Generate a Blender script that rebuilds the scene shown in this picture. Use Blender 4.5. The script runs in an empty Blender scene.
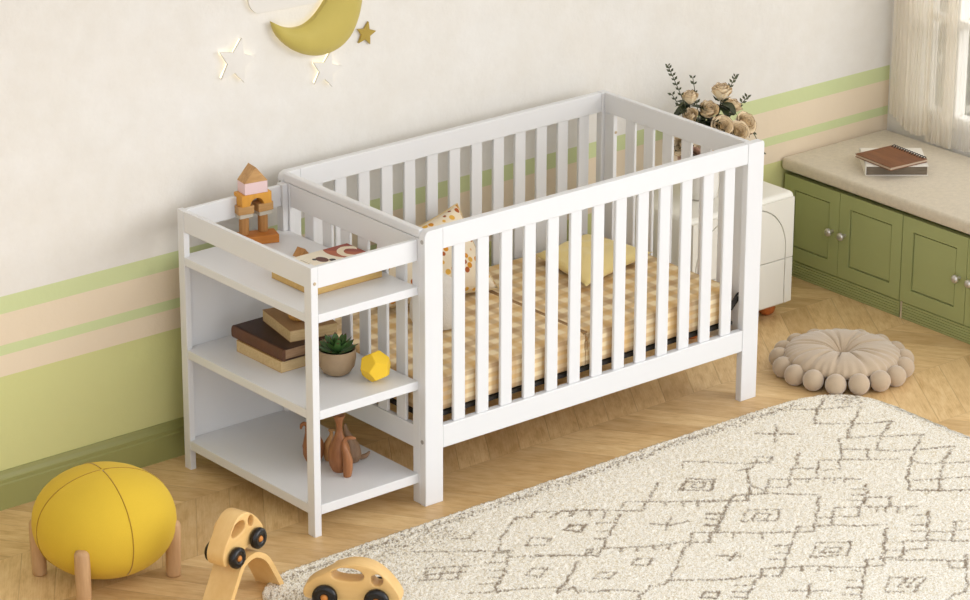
import bpy, bmesh, math, random
import numpy as np
from mathutils import Vector, Matrix, Euler
random.seed(7); rng = np.random.default_rng(7)
S = bpy.context.scene; C = S.collection
PI = math.pi
# ---------------------------------------------------------------- materials
def lin(c):
    return tuple(((v/255)/12.92 if v/255 <= .04045 else ((v/255+.055)/1.055)**2.4) for v in c) + (1,)
class NT:
    def __init__(s, name):
        s.m = bpy.data.materials.new(name); s.m.use_nodes = True
        s.t = s.m.node_tree; s.b = s.t.nodes['Principled BSDF']
    def n(s, typ, **kw):
        x = s.t.nodes.new(typ)
        for k, v in kw.items():
            if k.startswith('i_'):
                kk = k[2:]; x.inputs[int(kk) if kk.isdigit() else kk.replace('_', ' ')].default_value = v
            else: setattr(x, k, v)
        return x
    def l(s, a, b): s.t.links.new(a, b)
    def coord(s, kind='Object', scale=(1, 1, 1), rot=(0, 0, 0)):
        tc = s.n('ShaderNodeTexCoord'); mp = s.n('ShaderNodeMapping')
        mp.inputs['Scale'].default_value = scale; mp.inputs['Rotation'].default_value = rot
        s.l(tc.outputs[kind], mp.inputs[0]); return mp.outputs[0]
    def noise(s, vec, scale, detail=3, rough=.5):
        x = s.n('ShaderNodeTexNoise', i_Scale=scale, i_Detail=detail, i_Roughness=rough); s.l(vec, x.inputs['Vector']); return x.outputs['Fac']
    def mixc(s, fac, a, b, blend='MIX'):
        x = s.n('ShaderNodeMix', data_type='RGBA', blend_type=blend)
        for sock, v in ((x.inputs[0], fac), (x.inputs[6], a), (x.inputs[7], b)):
            if isinstance(v, bpy.types.NodeSocket): s.l(v, sock)
            else: sock.default_value = v
        return x.outputs[2]
    def math(s, op, a, b=0, clamp=False):
        x = s.n('ShaderNodeMath', operation=op, use_clamp=clamp)
        for sock, v in ((x.inputs[0], a), (x.inputs[1], b)):
            if isinstance(v, bpy.types.NodeSocket): s.l(v, sock)
            else: sock.default_value = v
        return x.outputs[0]
    def mrange(s, v, a, b, c=0, d=1):
        x = s.n('ShaderNodeMapRange', i_1=a, i_2=b, i_3=c, i_4=d); s.l(v, x.inputs[0]); return x.outputs[0]
    def ramp(s, fac, stops, interp='LINEAR'):
        x = s.n('ShaderNodeValToRGB'); x.color_ramp.interpolation = interp; e = x.color_ramp.elements
        while len(e) < len(stops): e.new(.5)
        for q, (p, c) in zip(e, stops): q.position = p; q.color = c
        s.l(fac, x.inputs[0]); return x.outputs[0]
    def bump(s, h, dist=.001, strength=1.0, normal=None):
        x = s.n('ShaderNodeBump', i_Strength=strength, i_Distance=dist); s.l(h, x.inputs['Height']); s.l(x.outputs[0], s.b.inputs['Normal'])
    def col(s, c):
        if isinstance(c, bpy.types.NodeSocket): s.l(c, s.b.inputs['Base Color'])
        else: s.b.inputs['Base Color'].default_value = c
    def rough(s, r, spec=.5): s.b.inputs['Roughness'].default_value = r; s.b.inputs['Specular IOR Level'].default_value = spec
def paint(name, c, rough=.45, var=.03, scale=6, bump=0.0, bscale=60, spec=.4):
    k = NT(name); v = k.coord()
    a = lin(c); d = tuple(x*(1-var*3) for x in a[:3])+(1,)
    k.col(k.mixc(k.noise(v, scale, 4), a, d) if var else a); k.rough(rough, spec)
    if bump: k.bump(k.noise(v, bscale, 4), bump)
    return k.m
def wood(name, c1, c2, axis=0, scale=14, rough=.5, fine=1.0):
    k = NT(name); sc = [1, 1, 1]; sc[axis] = .12
    v = k.coord(scale=tuple(sc))
    n1 = k.noise(v, scale*2.5, 6, .62); n2 = k.noise(v, scale*11, 3, .6)
    f = k.math('ADD', k.math('MULTIPLY', n1, .75), k.math('MULTIPLY', n2, .3*fine))
    k.col(k.ramp(f, [(.3, lin(c2)), (.7, lin(c1))])); k.rough(rough, .35); k.bump(n2, .0002); return k.m
def fabric(name, c, var=.06, weave=700, rough=.9, bump=.0006, big=9, sheen=.3):
    k = NT(name); v = k.coord(); a = lin(c); d = tuple(x*(1-var*2.5) for x in a[:3])+(1,)
    w = k.noise(v, weave, 2, .6)
    k.col(k.mixc(k.math('ADD', k.math('MULTIPLY', k.noise(v, big, 3), .5), k.math('MULTIPLY', w, .5)), a, d)); k.rough(rough, .15)
    k.b.inputs['Sheen Weight'].default_value = sheen; k.b.inputs['Sheen Roughness'].default_value = .5
    k.bump(w, bump); return k.m
M = {}
M['white'] = paint('white_lacquer', (226, 226, 226), .38, .008, 5)
M['stand'] = paint('warm_white_lacquer', (232, 228, 216), .4, .008, 5)
M['green'] = paint('sage_green_lacquer', (162, 167, 110), .45, .03, 4)
M['base'] = paint('olive_baseboard_paint', (152, 152, 92), .45, .03, 4)
M['nickel'] = paint('brushed_nickel', (205, 200, 190), .3, 0); M['nickel'].node_tree.nodes['Principled BSDF'].inputs['Metallic'].default_value = .7
M['bolt'] = paint('bolt_metal', (176, 172, 165), .35, 0); M['bolt'].node_tree.nodes['Principled BSDF'].inputs['Metallic'].default_value = .6
M['plug'] = paint('beige_plug', (196, 176, 146), .5, 0)
M['black'] = paint('black_metal', (34, 31, 28), .45, .02)
M['tyre'] = paint('black_wheel_lacquer', (26, 22, 20), .22, .02)
M['oak'] = wood('pale_oak_legs', (205, 168, 125), (176, 136, 94), 2, 12)
M['toy'] = wood('maple_toy_wood', (238, 202, 140), (222, 180, 114), 0, 7, .38, .5)
M['block_oak'] = wood('block_brown_wood', (196, 146, 88), (164, 112, 62), 2, 22)
M['block_top'] = wood('block_light_wood', (208, 166, 110), (170, 122, 72), 0, 26)
M['block_orange'] = wood('block_orange_wood', (206, 134, 62), (186, 112, 46), 0, 12)
M['block_yellow'] = wood('block_amber_wood', (226, 166, 72), (210, 146, 56), 2, 12)
M['block_pink'] = paint('block_pink_paint', (232, 203, 201), .6, .01)
M['block_grey'] = wood('block_grey_wood', (206, 198, 182), (184, 174, 156), 0, 20)
M['walnut'] = wood('reddish_walnut', (172, 116, 74), (128, 80, 48), 2, 16, .42)
M['walnut_grey'] = wood('grey_brown_wood', (150, 120, 92), (118, 90, 66), 2, 16, .5)
M['tan_wood'] = wood('tan_wood', (200, 154, 100), (176, 128, 78), 2, 16, .45)
M['foot'] = wood('orange_foot_wood', (205, 118, 56), (172, 88, 38), 2, 14, .4)
M['yellow_fab'] = fabric('mustard_linen', (226, 190, 62), .08, 420, .9, .0008, 9, .05)
M['seam'] = fabric('mustard_seam', (176, 136, 36), .05)
M['beige_fab'] = fabric('beige_velvet', (196, 174, 146), .08, 300, .85, .0006, 30, .6)
M['bench_fab'] = fabric('oatmeal_linen', (230, 216, 190), .17, 260, .95, .0012, 60)
M['lemon'] = fabric('lemon_cotton', (248, 224, 152), .05, 500, .9, .0003)
M['plush'] = fabric('white_plush', (236, 229, 218), .04, 260, .95, .002)
M['kraft'] = paint('kraft_cover', (196, 158, 104), .7, .04, 30)
M['pages'] = wood('page_edges', (214, 188, 142), (188, 158, 110), 0, 60, .8)
M['gold_pages'] = wood('gold_page_edges', (220, 186, 120), (196, 156, 88), 0, 40, .6)
M['leather'] = paint('dark_brown_leather', (70, 44, 30), .5, .12, 30, .0006, 150)
M['leather_spine'] = paint('brown_leather_spine', (110, 70, 46), .5, .15, 40, .0008, 120)
M['dark_pages'] = wood('tan_pages', (176, 142, 108), (140, 108, 80), 0, 60, .8)
M['woven'] = paint('woven_kraft_cover', (186, 146, 100), .8, .1, 260, .001, 400)
M['amber'] = wood('amber_wicker', (206, 160, 84), (168, 118, 52), 2, 40, .5)
M['pot'] = paint('taupe_stoneware', (166, 142, 112), .8, .06, 60, .0006, 200)
M['succ'] = paint('succulent_leaf', (86, 124, 66), .45, .12, 30)
M['succ_tip'] = paint('succulent_tip', (104, 62, 48), .5, .05)
M['soil'] = paint('dark_soil', (52, 38, 28), .95, .15, 200, .002, 300)
M['poly'] = paint('yellow_matte_paint', (242, 200, 52), .55, .02, 12)
M['leaf'] = paint('dark_rose_leaf', (62, 70, 42), .5, .15, 40)
M['sprig'] = paint('sprig_leaf', (88, 92, 62), .5, .15, 60)
M['stem'] = paint('stem_green', (92, 90, 56), .6, .08)
M['vase'] = paint('white_ceramic', (236, 232, 224), .25, .01)
M['rose_pink'] = paint('dusty_pink_petal', (214, 180, 160), .6, .06, 60)
M['nb_white'] = paint('white_book_cover', (232, 226, 214), .5, .02, 30)
M['nb_pages'] = wood('grey_page_edges', (132, 118, 100), (108, 96, 80), 0, 80, .8)
M['nb_brown'] = wood('brown_wood_cover', (136, 88, 56), (104, 64, 40), 0, 18, .5)
M['nb_edge'] = paint('notebook_page_edge', (196, 174, 150), .7, .03)
M['wire'] = paint('dark_wire', (46, 40, 36), .35, 0)
M['moon'] = fabric('gold_satin', (200, 182, 96), .08, 600, .5, .0003, 14, .2)
M['gold_star'] = fabric('dark_gold_satin', (176, 150, 66), .05, 600, .5, .0003)
M['gold_edge'] = paint('gold_edge', (178, 154, 66), .45, .03)
M['star'] = paint('cream_star_paint', (228, 224, 216), .75, .01)
M['frame'] = paint('window_frame_white', (238, 234, 226), .5, .01)
M['filler'] = paint('pale_filler_strip', (196, 182, 152), .6, .02)
def petal_mat():
    k = NT('beige_rose_petal'); at = k.n('ShaderNodeAttribute', attribute_name='edge')
    n = k.noise(k.coord(), 90, 3)
    c = k.mixc(n, lin((250, 234, 204)), lin((240, 218, 178)))
    k.col(k.mixc(k.mrange(at.outputs['Fac'], .86, 1.0), c, lin((150, 106, 64)))); k.rough(.65, .2); return k.m
M['petal'] = petal_mat()
def led():
    k = NT('led_strip_glow'); k.b.inputs['Emission Color'].default_value = lin((255, 244, 214)); k.b.inputs['Emission Strength'].default_value = 1.6
    k.col(lin((255, 246, 226))); return k.m
M['led'] = led()
def wall_mat(stripes=True):
    k = NT('striped_plaster' if stripes else 'plain_plaster'); v = k.coord()
    n = k.noise(v, 3.0, 5, .6); n2 = k.noise(v, 26, 5, .6); n3 = k.noise(v, 9, 6, .65)
    up = k.mixc(k.mrange(n3, .3, .7), lin((231, 228, 222)), lin((225, 221, 213)))
    if stripes:
        sx = k.n('ShaderNodeSeparateXYZ'); k.l(v, sx.inputs[0]); z = sx.outputs['Z']
        G = lin((204, 213, 160)); P = lin((229, 212, 186)); L = lin((207, 207, 143))
        c = up
        for zt, colr in ((.6645, G), (.6104, P), (.5130, G), (.4814, P), (.4153, L)):
            c = k.mixc(k.math('LESS_THAN', z, zt), c, colr)
        c = k.mixc(k.mrange(n, .3, .75, 0, .10), c, lin((214, 196, 160)))
        k.col(c)
    else: k.col(up)
    k.rough(.85, .2); k.bump(k.math('ADD', n2, k.math('MULTIPLY', n3, 2.0)), .0014); return k.m
M['wall'] = wall_mat(); M['wall_plain'] = wall_mat(False); M['wall_white'] = paint('white_wall_paint', (236, 236, 236), .9, .01)
M['ceiling'] = paint('ceiling_white', (236, 237, 238), .9, .01)
def plaid():
    k = NT('tan_gingham'); tc = k.n('ShaderNodeTexCoord'); sx = k.n('ShaderNodeSeparateXYZ'); k.l(tc.outputs['Object'], sx.inputs[0])
    ge = k.n('ShaderNodeNewGeometry'); sn = k.n('ShaderNodeSeparateXYZ'); k.l(ge.outputs['Normal'], sn.inputs[0])
    nz = k.math('ABSOLUTE', sn.outputs['Z']); side = k.math('LESS_THAN', nz, .6)
    P = .066
    def band(x, p, ph=0):
        t = k.math('FRACT', k.math('ADD', k.math('DIVIDE', x, p), ph))
        a = k.math('ABSOLUTE', k.math('SUBTRACT', t, .5)); return k.mrange(a, .33, .17)
    bx = band(sx.outputs['X'], P); bx2 = band(sx.outputs['X'], P*3, .2)
    yz = k.n('ShaderNodeMix'); k.l(side, yz.inputs[0]); k.l(sx.outputs['Y'], yz.inputs[2])
    k.l(k.math('MULTIPLY', sx.outputs['Z'], 2.3), yz.inputs[3]); w = yz.outputs[0]
    by = band(w, P, .1); by2 = band(w, P*3, .4)
    base = lin((246, 226, 186)); tan = lin((216, 170, 100)); br = lin((172, 130, 86))
    cx = k.mixc(bx2, tan, br); cy = k.mixc(by2, tan, br)
    c = k.mixc(k.math('MULTIPLY', bx, .52), base, cx); c = k.mixc(k.math('MULTIPLY', by, .52), c, cy)
    k.col(c); k.rough(.9, .15); n = k.noise(tc.outputs['Object'], 9, 4); k.bump(n, .012, .7); return k.m
M['plaid'] = plaid()
M['plaid_pipe'] = fabric('brown_piping', (184, 144, 94), .08)
def spots():
    k = NT('cream_cotton_with_spots'); v = k.coord(scale=(1, 1, 1))
    vo = k.n('ShaderNodeTexVoronoi', i_Scale=32.0, i_Randomness=.8); k.l(v, vo.inputs['Vector'])
    m = k.mrange(vo.outputs['Distance'], .34, .29)
    sc = k.n('ShaderNodeSeparateColor'); k.l(vo.outputs['Color'], sc.inputs[0])
    cc = k.ramp(sc.outputs[0], [(0, lin((214, 146, 52))), (.35, lin((226, 176, 80))), (.62, lin((176, 96, 52))), (.85, lin((150, 82, 50)))], 'CONSTANT')
    k.col(k.mixc(m, lin((236, 221, 194)), cc)); k.rough(.9, .1); k.bump(k.noise(v, 500, 2), .0003); return k.m
M['spots'] = spots()
def floor_mat():
    k = NT('chevron_oak_parquet'); tc = k.n('ShaderNodeTexCoord'); sx = k.n('ShaderNodeSeparateXYZ'); k.l(tc.outputs['Object'], sx.inputs[0])
    X, Y = sx.outputs['X'], sx.outputs['Y']
    R = .335; yy = k.math('DIVIDE', k.math('SUBTRACT', Y, .15), R)
    row = k.math('FLOOR', yy); fr = k.math('FRACT', yy)
    par = k.math('ABSOLUTE', k.math('MODULO', row, 2.0))              # 0: +60 deg, 1: -60 deg
    sg = k.math('SUBTRACT', 1.0, k.math('MULTIPLY', par, 2.0))
    t = k.math('MULTIPLY', k.math('MULTIPLY', k.math('SUBTRACT', fr, .5), R*.68), sg)
    u = k.math('SUBTRACT', X, t)                                     # along-row coordinate, plank pitch .105
    q = k.math('DIVIDE', k.math('ADD', u, k.math('MULTIPLY', row, .037)), .122)
    pid = k.math('FLOOR', q); pf = k.math('FRACT', q)
    cv = k.n('ShaderNodeCombineXYZ'); k.l(pid, cv.inputs[0]); k.l(row, cv.inputs[1])
    wn = k.n('ShaderNodeTexWhiteNoise'); k.l(cv.outputs[0], wn.inputs['Vector'])
    # grain: stretched along the plank
    gv = k.n('ShaderNodeCombineXYZ'); k.l(k.math('MULTIPLY', q, 1.0), gv.inputs[0]); k.l(k.math('MULTIPLY', fr, 1.1), gv.inputs[1]); k.l(k.math('MULTIPLY', wn.outputs['Value'], 40.0), gv.inputs[2])
    g1 = k.noise(gv.outputs[0], 4.5, 7, .65)
    gv2 = k.n('ShaderNodeMapping'); gv2.inputs['Scale'].default_value = (5.0, .5, 1); k.l(gv.outputs[0], gv2.inputs[0])
    g2 = k.noise(gv2.outputs[0], 8, 4, .65)
    f = k.math('ADD', k.math('MULTIPLY', g1, .6), k.math('MULTIPLY', g2, .4))
    c = k.ramp(f, [(.28, lin((186, 144, 88))), (.5, lin((223, 188, 134))), (.72, lin((242, 215, 166)))])
    c = k.mixc(k.math('MULTIPLY', k.math('LESS_THAN', wn.outputs['Value'], .4), .30), c, lin((168, 126, 76)))
    c = k.mixc(k.mrange(wn.outputs['Value'], .6, 1, 0, .3), c, lin((224, 190, 138)))
    e1 = k.math('MINIMUM', pf, k.math('SUBTRACT', 1.0, pf)); e2 = k.math('MULTIPLY', k.math('MINIMUM', fr, k.math('SUBTRACT', 1.0, fr)), 4.5)
    gap = k.mrange(k.math('MINIMUM', e1, e2), .004, .022)
    c = k.mixc(k.math('MULTIPLY', k.math('SUBTRACT', 1.0, gap), .3), c, lin((140, 100, 60)))
    k.col(c); k.rough(.42, .4); k.bump(k.math('ADD', k.math('MULTIPLY', g2, .2), gap), .0006); return k.m
M['floor'] = floor_mat()
def rug_mat():
    k = NT('cream_tufted_pile'); at = k.n('ShaderNodeAttribute', attribute_name='pattern'); v = k.coord()
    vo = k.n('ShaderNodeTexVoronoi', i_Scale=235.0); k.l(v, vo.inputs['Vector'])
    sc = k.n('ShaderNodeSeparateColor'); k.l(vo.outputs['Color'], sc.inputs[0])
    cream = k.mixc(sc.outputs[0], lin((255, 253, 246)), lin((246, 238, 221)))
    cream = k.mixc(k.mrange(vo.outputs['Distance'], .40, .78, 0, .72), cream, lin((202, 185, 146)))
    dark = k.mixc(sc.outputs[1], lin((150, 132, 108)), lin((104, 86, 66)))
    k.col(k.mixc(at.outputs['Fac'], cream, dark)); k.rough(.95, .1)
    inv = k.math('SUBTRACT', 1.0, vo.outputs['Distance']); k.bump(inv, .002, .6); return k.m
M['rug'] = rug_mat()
def sheer(name, c, transp, transl=.5):
    k = NT(name); o = k.t.nodes['Material Output']
    tr = k.n('ShaderNodeBsdfTransparent'); d = k.n('ShaderNodeBsdfDiffuse', i_Color=lin(c)); tl = k.n('ShaderNodeBsdfTranslucent', i_Color=lin(c))
    m1 = k.n('ShaderNodeMixShader', i_0=transl); k.l(d.outputs[0], m1.inputs[1]); k.l(tl.outputs[0], m1.inputs[2])
    m2 = k.n('ShaderNodeMixShader', i_0=transp); k.l(m1.outputs[0], m2.inputs[1]); k.l(tr.outputs[0], m2.inputs[2]); k.l(m2.outputs[0], o.inputs[0]); return k.m
M['curtain'] = sheer('cream_curtain_weave', (250, 244, 232), .10, .6)
M['curtain2'] = sheer('cream_curtain_weave_thin', (250, 244, 232), .22, .6)
M['sheer'] = sheer('white_sheer_voile', (248, 244, 236), .60, .5)
def glass():
    k = NT('window_glass'); o = k.t.nodes['Material Output']
    tr = k.n('ShaderNodeBsdfTransparent'); g = k.n('ShaderNodeBsdfGlossy', i_Roughness=.02); m = k.n('ShaderNodeMixShader', i_0=.06)
    k.l(tr.outputs[0], m.inputs[1]); k.l(g.outputs[0], m.inputs[2]); k.l(m.outputs[0], o.inputs[0]); return k.m
M['glass'] = glass()
M['hedge'] = paint('hedge_leaves', (112, 122, 76), .7, .2, 8)
M['ground'] = paint('garden_gravel', (200, 192, 172), .9, .05, 5)
def picture():
    # cream cover with a red-brown arch shape, a dark figure and lines of tiny print (object space = cover space, metres)
    k = NT('picture_book_cover'); tc = k.n('ShaderNodeTexCoord'); sx = k.n('ShaderNodeSeparateXYZ'); k.l(tc.outputs['Object'], sx.inputs[0]); X, Y = sx.outputs['X'], sx.outputs['Y']
    nz = k.noise(tc.outputs['Object'], 30, 3)
    def dist(cx, cy, ax, ay):
        a = k.math('DIVIDE', k.math('SUBTRACT', X, cx), ax); b = k.math('DIVIDE', k.math('SUBTRACT', Y, cy), ay)
        return k.math('ADD', k.math('SQRT', k.math('ADD', k.math('MULTIPLY', a, a), k.math('MULTIPLY', b, b))), k.math('MULTIPLY', k.math('SUBTRACT', nz, .5), .2))
    c = lin((238, 228, 206))
    red = k.mixc(k.math('GREATER_THAN', k.math('ADD', X, Y), .13), lin((178, 96, 60)), lin((150, 66, 48)))
    edge = k.math('SUBTRACT', .030, k.math('MULTIPLY', k.math('MULTIPLY', k.math('SUBTRACT', Y, .06), k.math('SUBTRACT', Y, .06)), -6.0))
    c = k.mixc(k.math('GREATER_THAN', X, edge), c, red)
    d = dist(.098, .030, .044, .052); ring = k.math('MULTIPLY', k.math('LESS_THAN', d, 1.0), k.math('GREATER_THAN', d, .55))
    ring = k.math('MULTIPLY', ring, k.math('LESS_THAN', k.math('SUBTRACT', X, k.math('MULTIPLY', Y, .6)), .098))
    c = k.mixc(ring, c, lin((240, 226, 198)))
    c = k.mixc(k.math('LESS_THAN', dist(-.012, .034, .017, .024), 1.0), c, lin((92, 44, 32)))
    c = k.mixc(k.math('LESS_THAN', dist(.010, .012, .010, .011), 1.0), c, lin((38, 28, 26)))
    c = k.mixc(k.math('LESS_THAN', dist(-.030, .047, .007, .008), 1.0), c, lin((38, 28, 26)))
    ln = k.math('MULTIPLY', k.math('LESS_THAN', k.math('FRACT', k.math('MULTIPLY', X, 90.0)), .45), k.math('LESS_THAN', X, -.055))
    ln = k.math('MULTIPLY', ln, k.math('GREATER_THAN', k.noise(tc.outputs['Object'], 160, 1), .45)); ln = k.math('MULTIPLY', ln, k.math('LESS_THAN', Y, .07))
    c = k.mixc(k.math('MULTIPLY', ln, .55), c, lin((130, 108, 84)))
    k.col(c); k.rough(.4, .4); return k.m
M['picture'] = picture()
# ---------------------------------------------------------------- mesh helpers
def thing(name, label, cat, loc=(0, 0, 0), rz=0, group=None):
    o = bpy.data.objects.new(name, None); C.objects.link(o); o.location = loc; o.rotation_euler = (0, 0, rz)
    o.empty_display_size = .05; o['label'] = label; o['category'] = cat
    if group: o['group'] = group
    return o
def tag(o, label, cat, group=None):
    o['label'] = label; o['category'] = cat
    if group: o['group'] = group
    return o
def ob(name, bm, mat, parent=None, smooth=False, world=True, loc=(0, 0, 0), rot=(0, 0, 0), label=None, auto=None):
    """link a bmesh as ONE mesh object; with world=True its coordinates are world coordinates"""
    if isinstance(bm, bmesh.types.BMesh):
        bmesh.ops.recalc_face_normals(bm, faces=bm.faces)
        me = bpy.data.meshes.new(name); bm.to_mesh(me); bm.free()
    else: me = bm
    root = parent
    while root is not None and root.parent is not None: root = root.parent
    if world and root is not None: me.transform(Matrix.Translation(-Vector(root.location)))
    elif world and parent is None and tuple(loc) != (0, 0, 0): me.transform(Matrix.Translation(-Vector(loc)))
    for m in (mat if isinstance(mat, (list, tuple)) else [mat]): me.materials.append(m)
    if smooth:
        me.polygons.foreach_set('use_smooth', [True]*len(me.polygons))
        if auto: me.set_sharp_from_angle(angle=math.radians(auto))
    o = bpy.data.objects.new(name, me); C.objects.link(o)
    if parent is not None: o.parent = parent
    if parent is None or not world: o.location = loc; o.rotation_euler = rot
    if label: o['label'] = label
    return o
def struct(name, bm, mat, **kw):
    o = ob(name, bm, mat, **kw); o['kind'] = 'structure'; return o
def dup(root, loc=None, rot=None, label=None, group=None):
    def cp(o, par):
        c = o.copy(); C.objects.link(c)
        if par is not None: c.parent = par
        for ch in list(o.children): cp(ch, c)
        return c
    r = cp(root, None)
    if loc is not None: r.location = loc
    if rot is not None: r.rotation_euler = rot
    if label: r['label'] = label
    if group: r['group'] = group
    return r
def B(): return bmesh.new()
def box(bm, x0, y0, z0, x1, y1, z1, bev=0, seg=2, mat=0):
    vs = [bm.verts.new(p) for p in ((x0, y0, z0), (x1, y0, z0), (x1, y1, z0), (x0, y1, z0), (x0, y0, z1), (x1, y0, z1), (x1, y1, z1), (x0, y1, z1))]
    fs = [bm.faces.new([vs[i] for i in f]) for f in ((3, 2, 1, 0), (4, 5, 6, 7), (0, 1, 5, 4), (1, 2, 6, 5), (2, 3, 7, 6), (3, 0, 4, 7))]
    for f in fs: f.material_index = mat
    if bev:
        es = list({e for f in fs for e in f.edges})
        bmesh.ops.bevel(bm, geom=es, offset=bev, segments=seg, affect='EDGES', profile=.5, material=mat)
    return bm
def prism(bm, pts, axis, a, b, mat=0, bev=0):
    """extrude a 2-D polygon along an axis from a to b (pts are the other two coordinates in xyz order)"""
    def P(p, t): q = list(p); q.insert(axis, t); return q
    v0 = [bm.verts.new(P(p, a)) for p in pts]; v1 = [bm.verts.new(P(p, b)) for p in pts]; n = len(pts); fs = []
    fs.append(bm.faces.new(v0)); fs.append(bm.faces.new(v1[::-1]))
    for i in range(n): fs.append(bm.faces.new((v0[i], v1[i], v1[(i+1) % n], v0[(i+1) % n])))
    for f in fs: f.material_index = mat
    if bev:
        es = list({e for f in fs[:2] for e in f.edges})
        bmesh.ops.bevel(bm, geom=es, offset=bev, segments=2, affect='EDGES', profile=.5)
    return bm
def lathe(bm, prof, n=32, c=(0, 0, 0), mat=0, squash=1):
    rings = []
    for r, z in prof:
        if r < 1e-5: rings.append([bm.verts.new((c[0], c[1], c[2]+z))])
        else: rings.append([bm.verts.new((c[0]+r*math.cos(2*PI*i/n), c[1]+r*squash*math.sin(2*PI*i/n), c[2]+z)) for i in range(n)])
    for a, b in zip(rings, rings[1:]):
        if len(a) == 1 and len(b) == 1: continue
        for i in range(n):
            j = (i+1) % n
            if len(a) == 1: f = bm.faces.new((a[0], b[i], b[j]))
            elif len(b) == 1: f = bm.faces.new((a[i], a[j], b[0]))
            else: f = bm.faces.new((a[i], a[j], b[j], b[i]))
            f.material_index = mat
    return bm
def tube(bm, pts, rad, n=10, closed=False, mat=0, caps=True):
    pts = [Vector(p) for p in pts]; N = len(pts)
    if not hasattr(rad, '__len__'): rad = [rad]*N
    rings = []; up = None
    for i, p in enumerate(pts):
        if closed: t = pts[(i+1) % N]-pts[i-1]
        else: t = pts[min(i+1, N-1)]-pts[max(i-1, 0)]
        t.normalize()
        if up is None:
            up = Vector((0, 0, 1)) if abs(t.z) < .9 else Vector((1, 0, 0))
        s = t.cross(up).normalized(); up = s.cross(t).normalized()
        rings.append([bm.verts.new(p+(s*math.cos(2*PI*k/n)+up*math.sin(2*PI*k/n))*rad[i]) for k in range(n)])
    for i in range(N if closed else N-1):
        a, b = rings[i], rings[(i+1) % N]
        for k in range(n):
            f = bm.faces.new((a[k], a[(k+1) % n], b[(k+1) % n], b[k])); f.material_index = mat
    if not closed and caps:
        bm.faces.new(rings[0][::-1]).material_index = mat; bm.faces.new(rings[-1]).material_index = mat
    return bm
def sphere(bm, c, r, u=24, v=14, sz=1.0):
    bmesh.ops.create_uvsphere(bm, u_segments=u, v_segments=v, radius=r, matrix=Matrix.Translation(c) @ Matrix.Diagonal((1, 1, sz, 1))); return bm
def smoothpath(pts, k=6):
    pts = [Vector(p) for p in pts]; out = []
    for i in range(len(pts)-1):
        p0, p1, p2, p3 = pts[max(i-1, 0)], pts[i], pts[i+1], pts[min(i+2, len(pts)-1)]
        for j in range(k):
            t = j/k; out.append(.5*((2*p1)+(p2-p0)*t+(2*p0-5*p1+4*p2-p3)*t*t+(3*p1-p0-3*p2+p3)*t**3))
    out.append(pts[-1]); return out
def inset(lp, d):
    """move every point of a closed 2-D outline by d towards its inside (holes: towards the material)"""
    n = len(lp); area = sum(lp[i-1][0]*lp[i][1]-lp[i][0]*lp[i-1][1] for i in range(n)); sg = 1 if area > 0 else -1; out = []
    for i in range(n):
        a, b, c = Vector(lp[i-1]).to_2d(), Vector(lp[i]).to_2d(), Vector(lp[(i+1) % n]).to_2d()
        u, v = (b-a).normalized(), (c-b).normalized(); nu, nv = Vector((-u.y, u.x)), Vector((-v.y, v.x)); m = nu+nv
        k = 1/max(.45, (1+nu.dot(nv))/2) if m.length > 1e-6 else 1
        q = b+m*.5*k*d*sg; out.append((q.x, q.y))
    return out
def curve_solid(name, loops, depth, bev=0, res=3):
    """2-D outline with holes in (x, z) -> solid, +-depth/2 along y, both rims rounded by bev"""
    bm = B(); k = res
    prof = [(bev*(1-math.sin(PI/2*i/k)), -depth/2+bev*(1-math.cos(PI/2*i/k))) for i in range(k+1)] if bev else [(0, -depth/2)]
    prof = prof+[(o_, -y) for o_, y in reversed(prof)]
    first, last = [], []
    for li, lp in enumerate(loops):
        rings = []
        for off, y in prof:
            q = inset(lp, off if li == 0 else -off) if off else lp
            rings.append([bm.verts.new((x, y, z)) for x, z in q])
        n = len(lp)
        for a, b in zip(rings, rings[1:]):
            for i in range(n): bm.faces.new((a[i], a[(i+1) % n], b[(i+1) % n], b[i]))
        first.append(rings[0]); last.append(rings[-1])
    for group in (first, last):
        es = [bm.edges.get((r[i], r[(i+1) % len(r)])) for r in group for i in range(len(r))]
        bmesh.ops.triangle_fill(bm, use_beauty=True, use_dissolve=False, edges=es, normal=(0, -1, 0))
    bmesh.ops.recalc_face_normals(bm, faces=bm.faces)
    me = bpy.data.meshes.new(name); bm.to_mesh(me); bm.free(); return me
def arc(cx, cy, r, a0, a1, n=10, ry=None):
    ry = r if ry is None else ry
    return [(cx+r*math.cos(math.radians(a0+(a1-a0)*i/n)), cy+ry*math.sin(math.radians(a0+(a1-a0)*i/n))) for i in range(n+1)]
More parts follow.
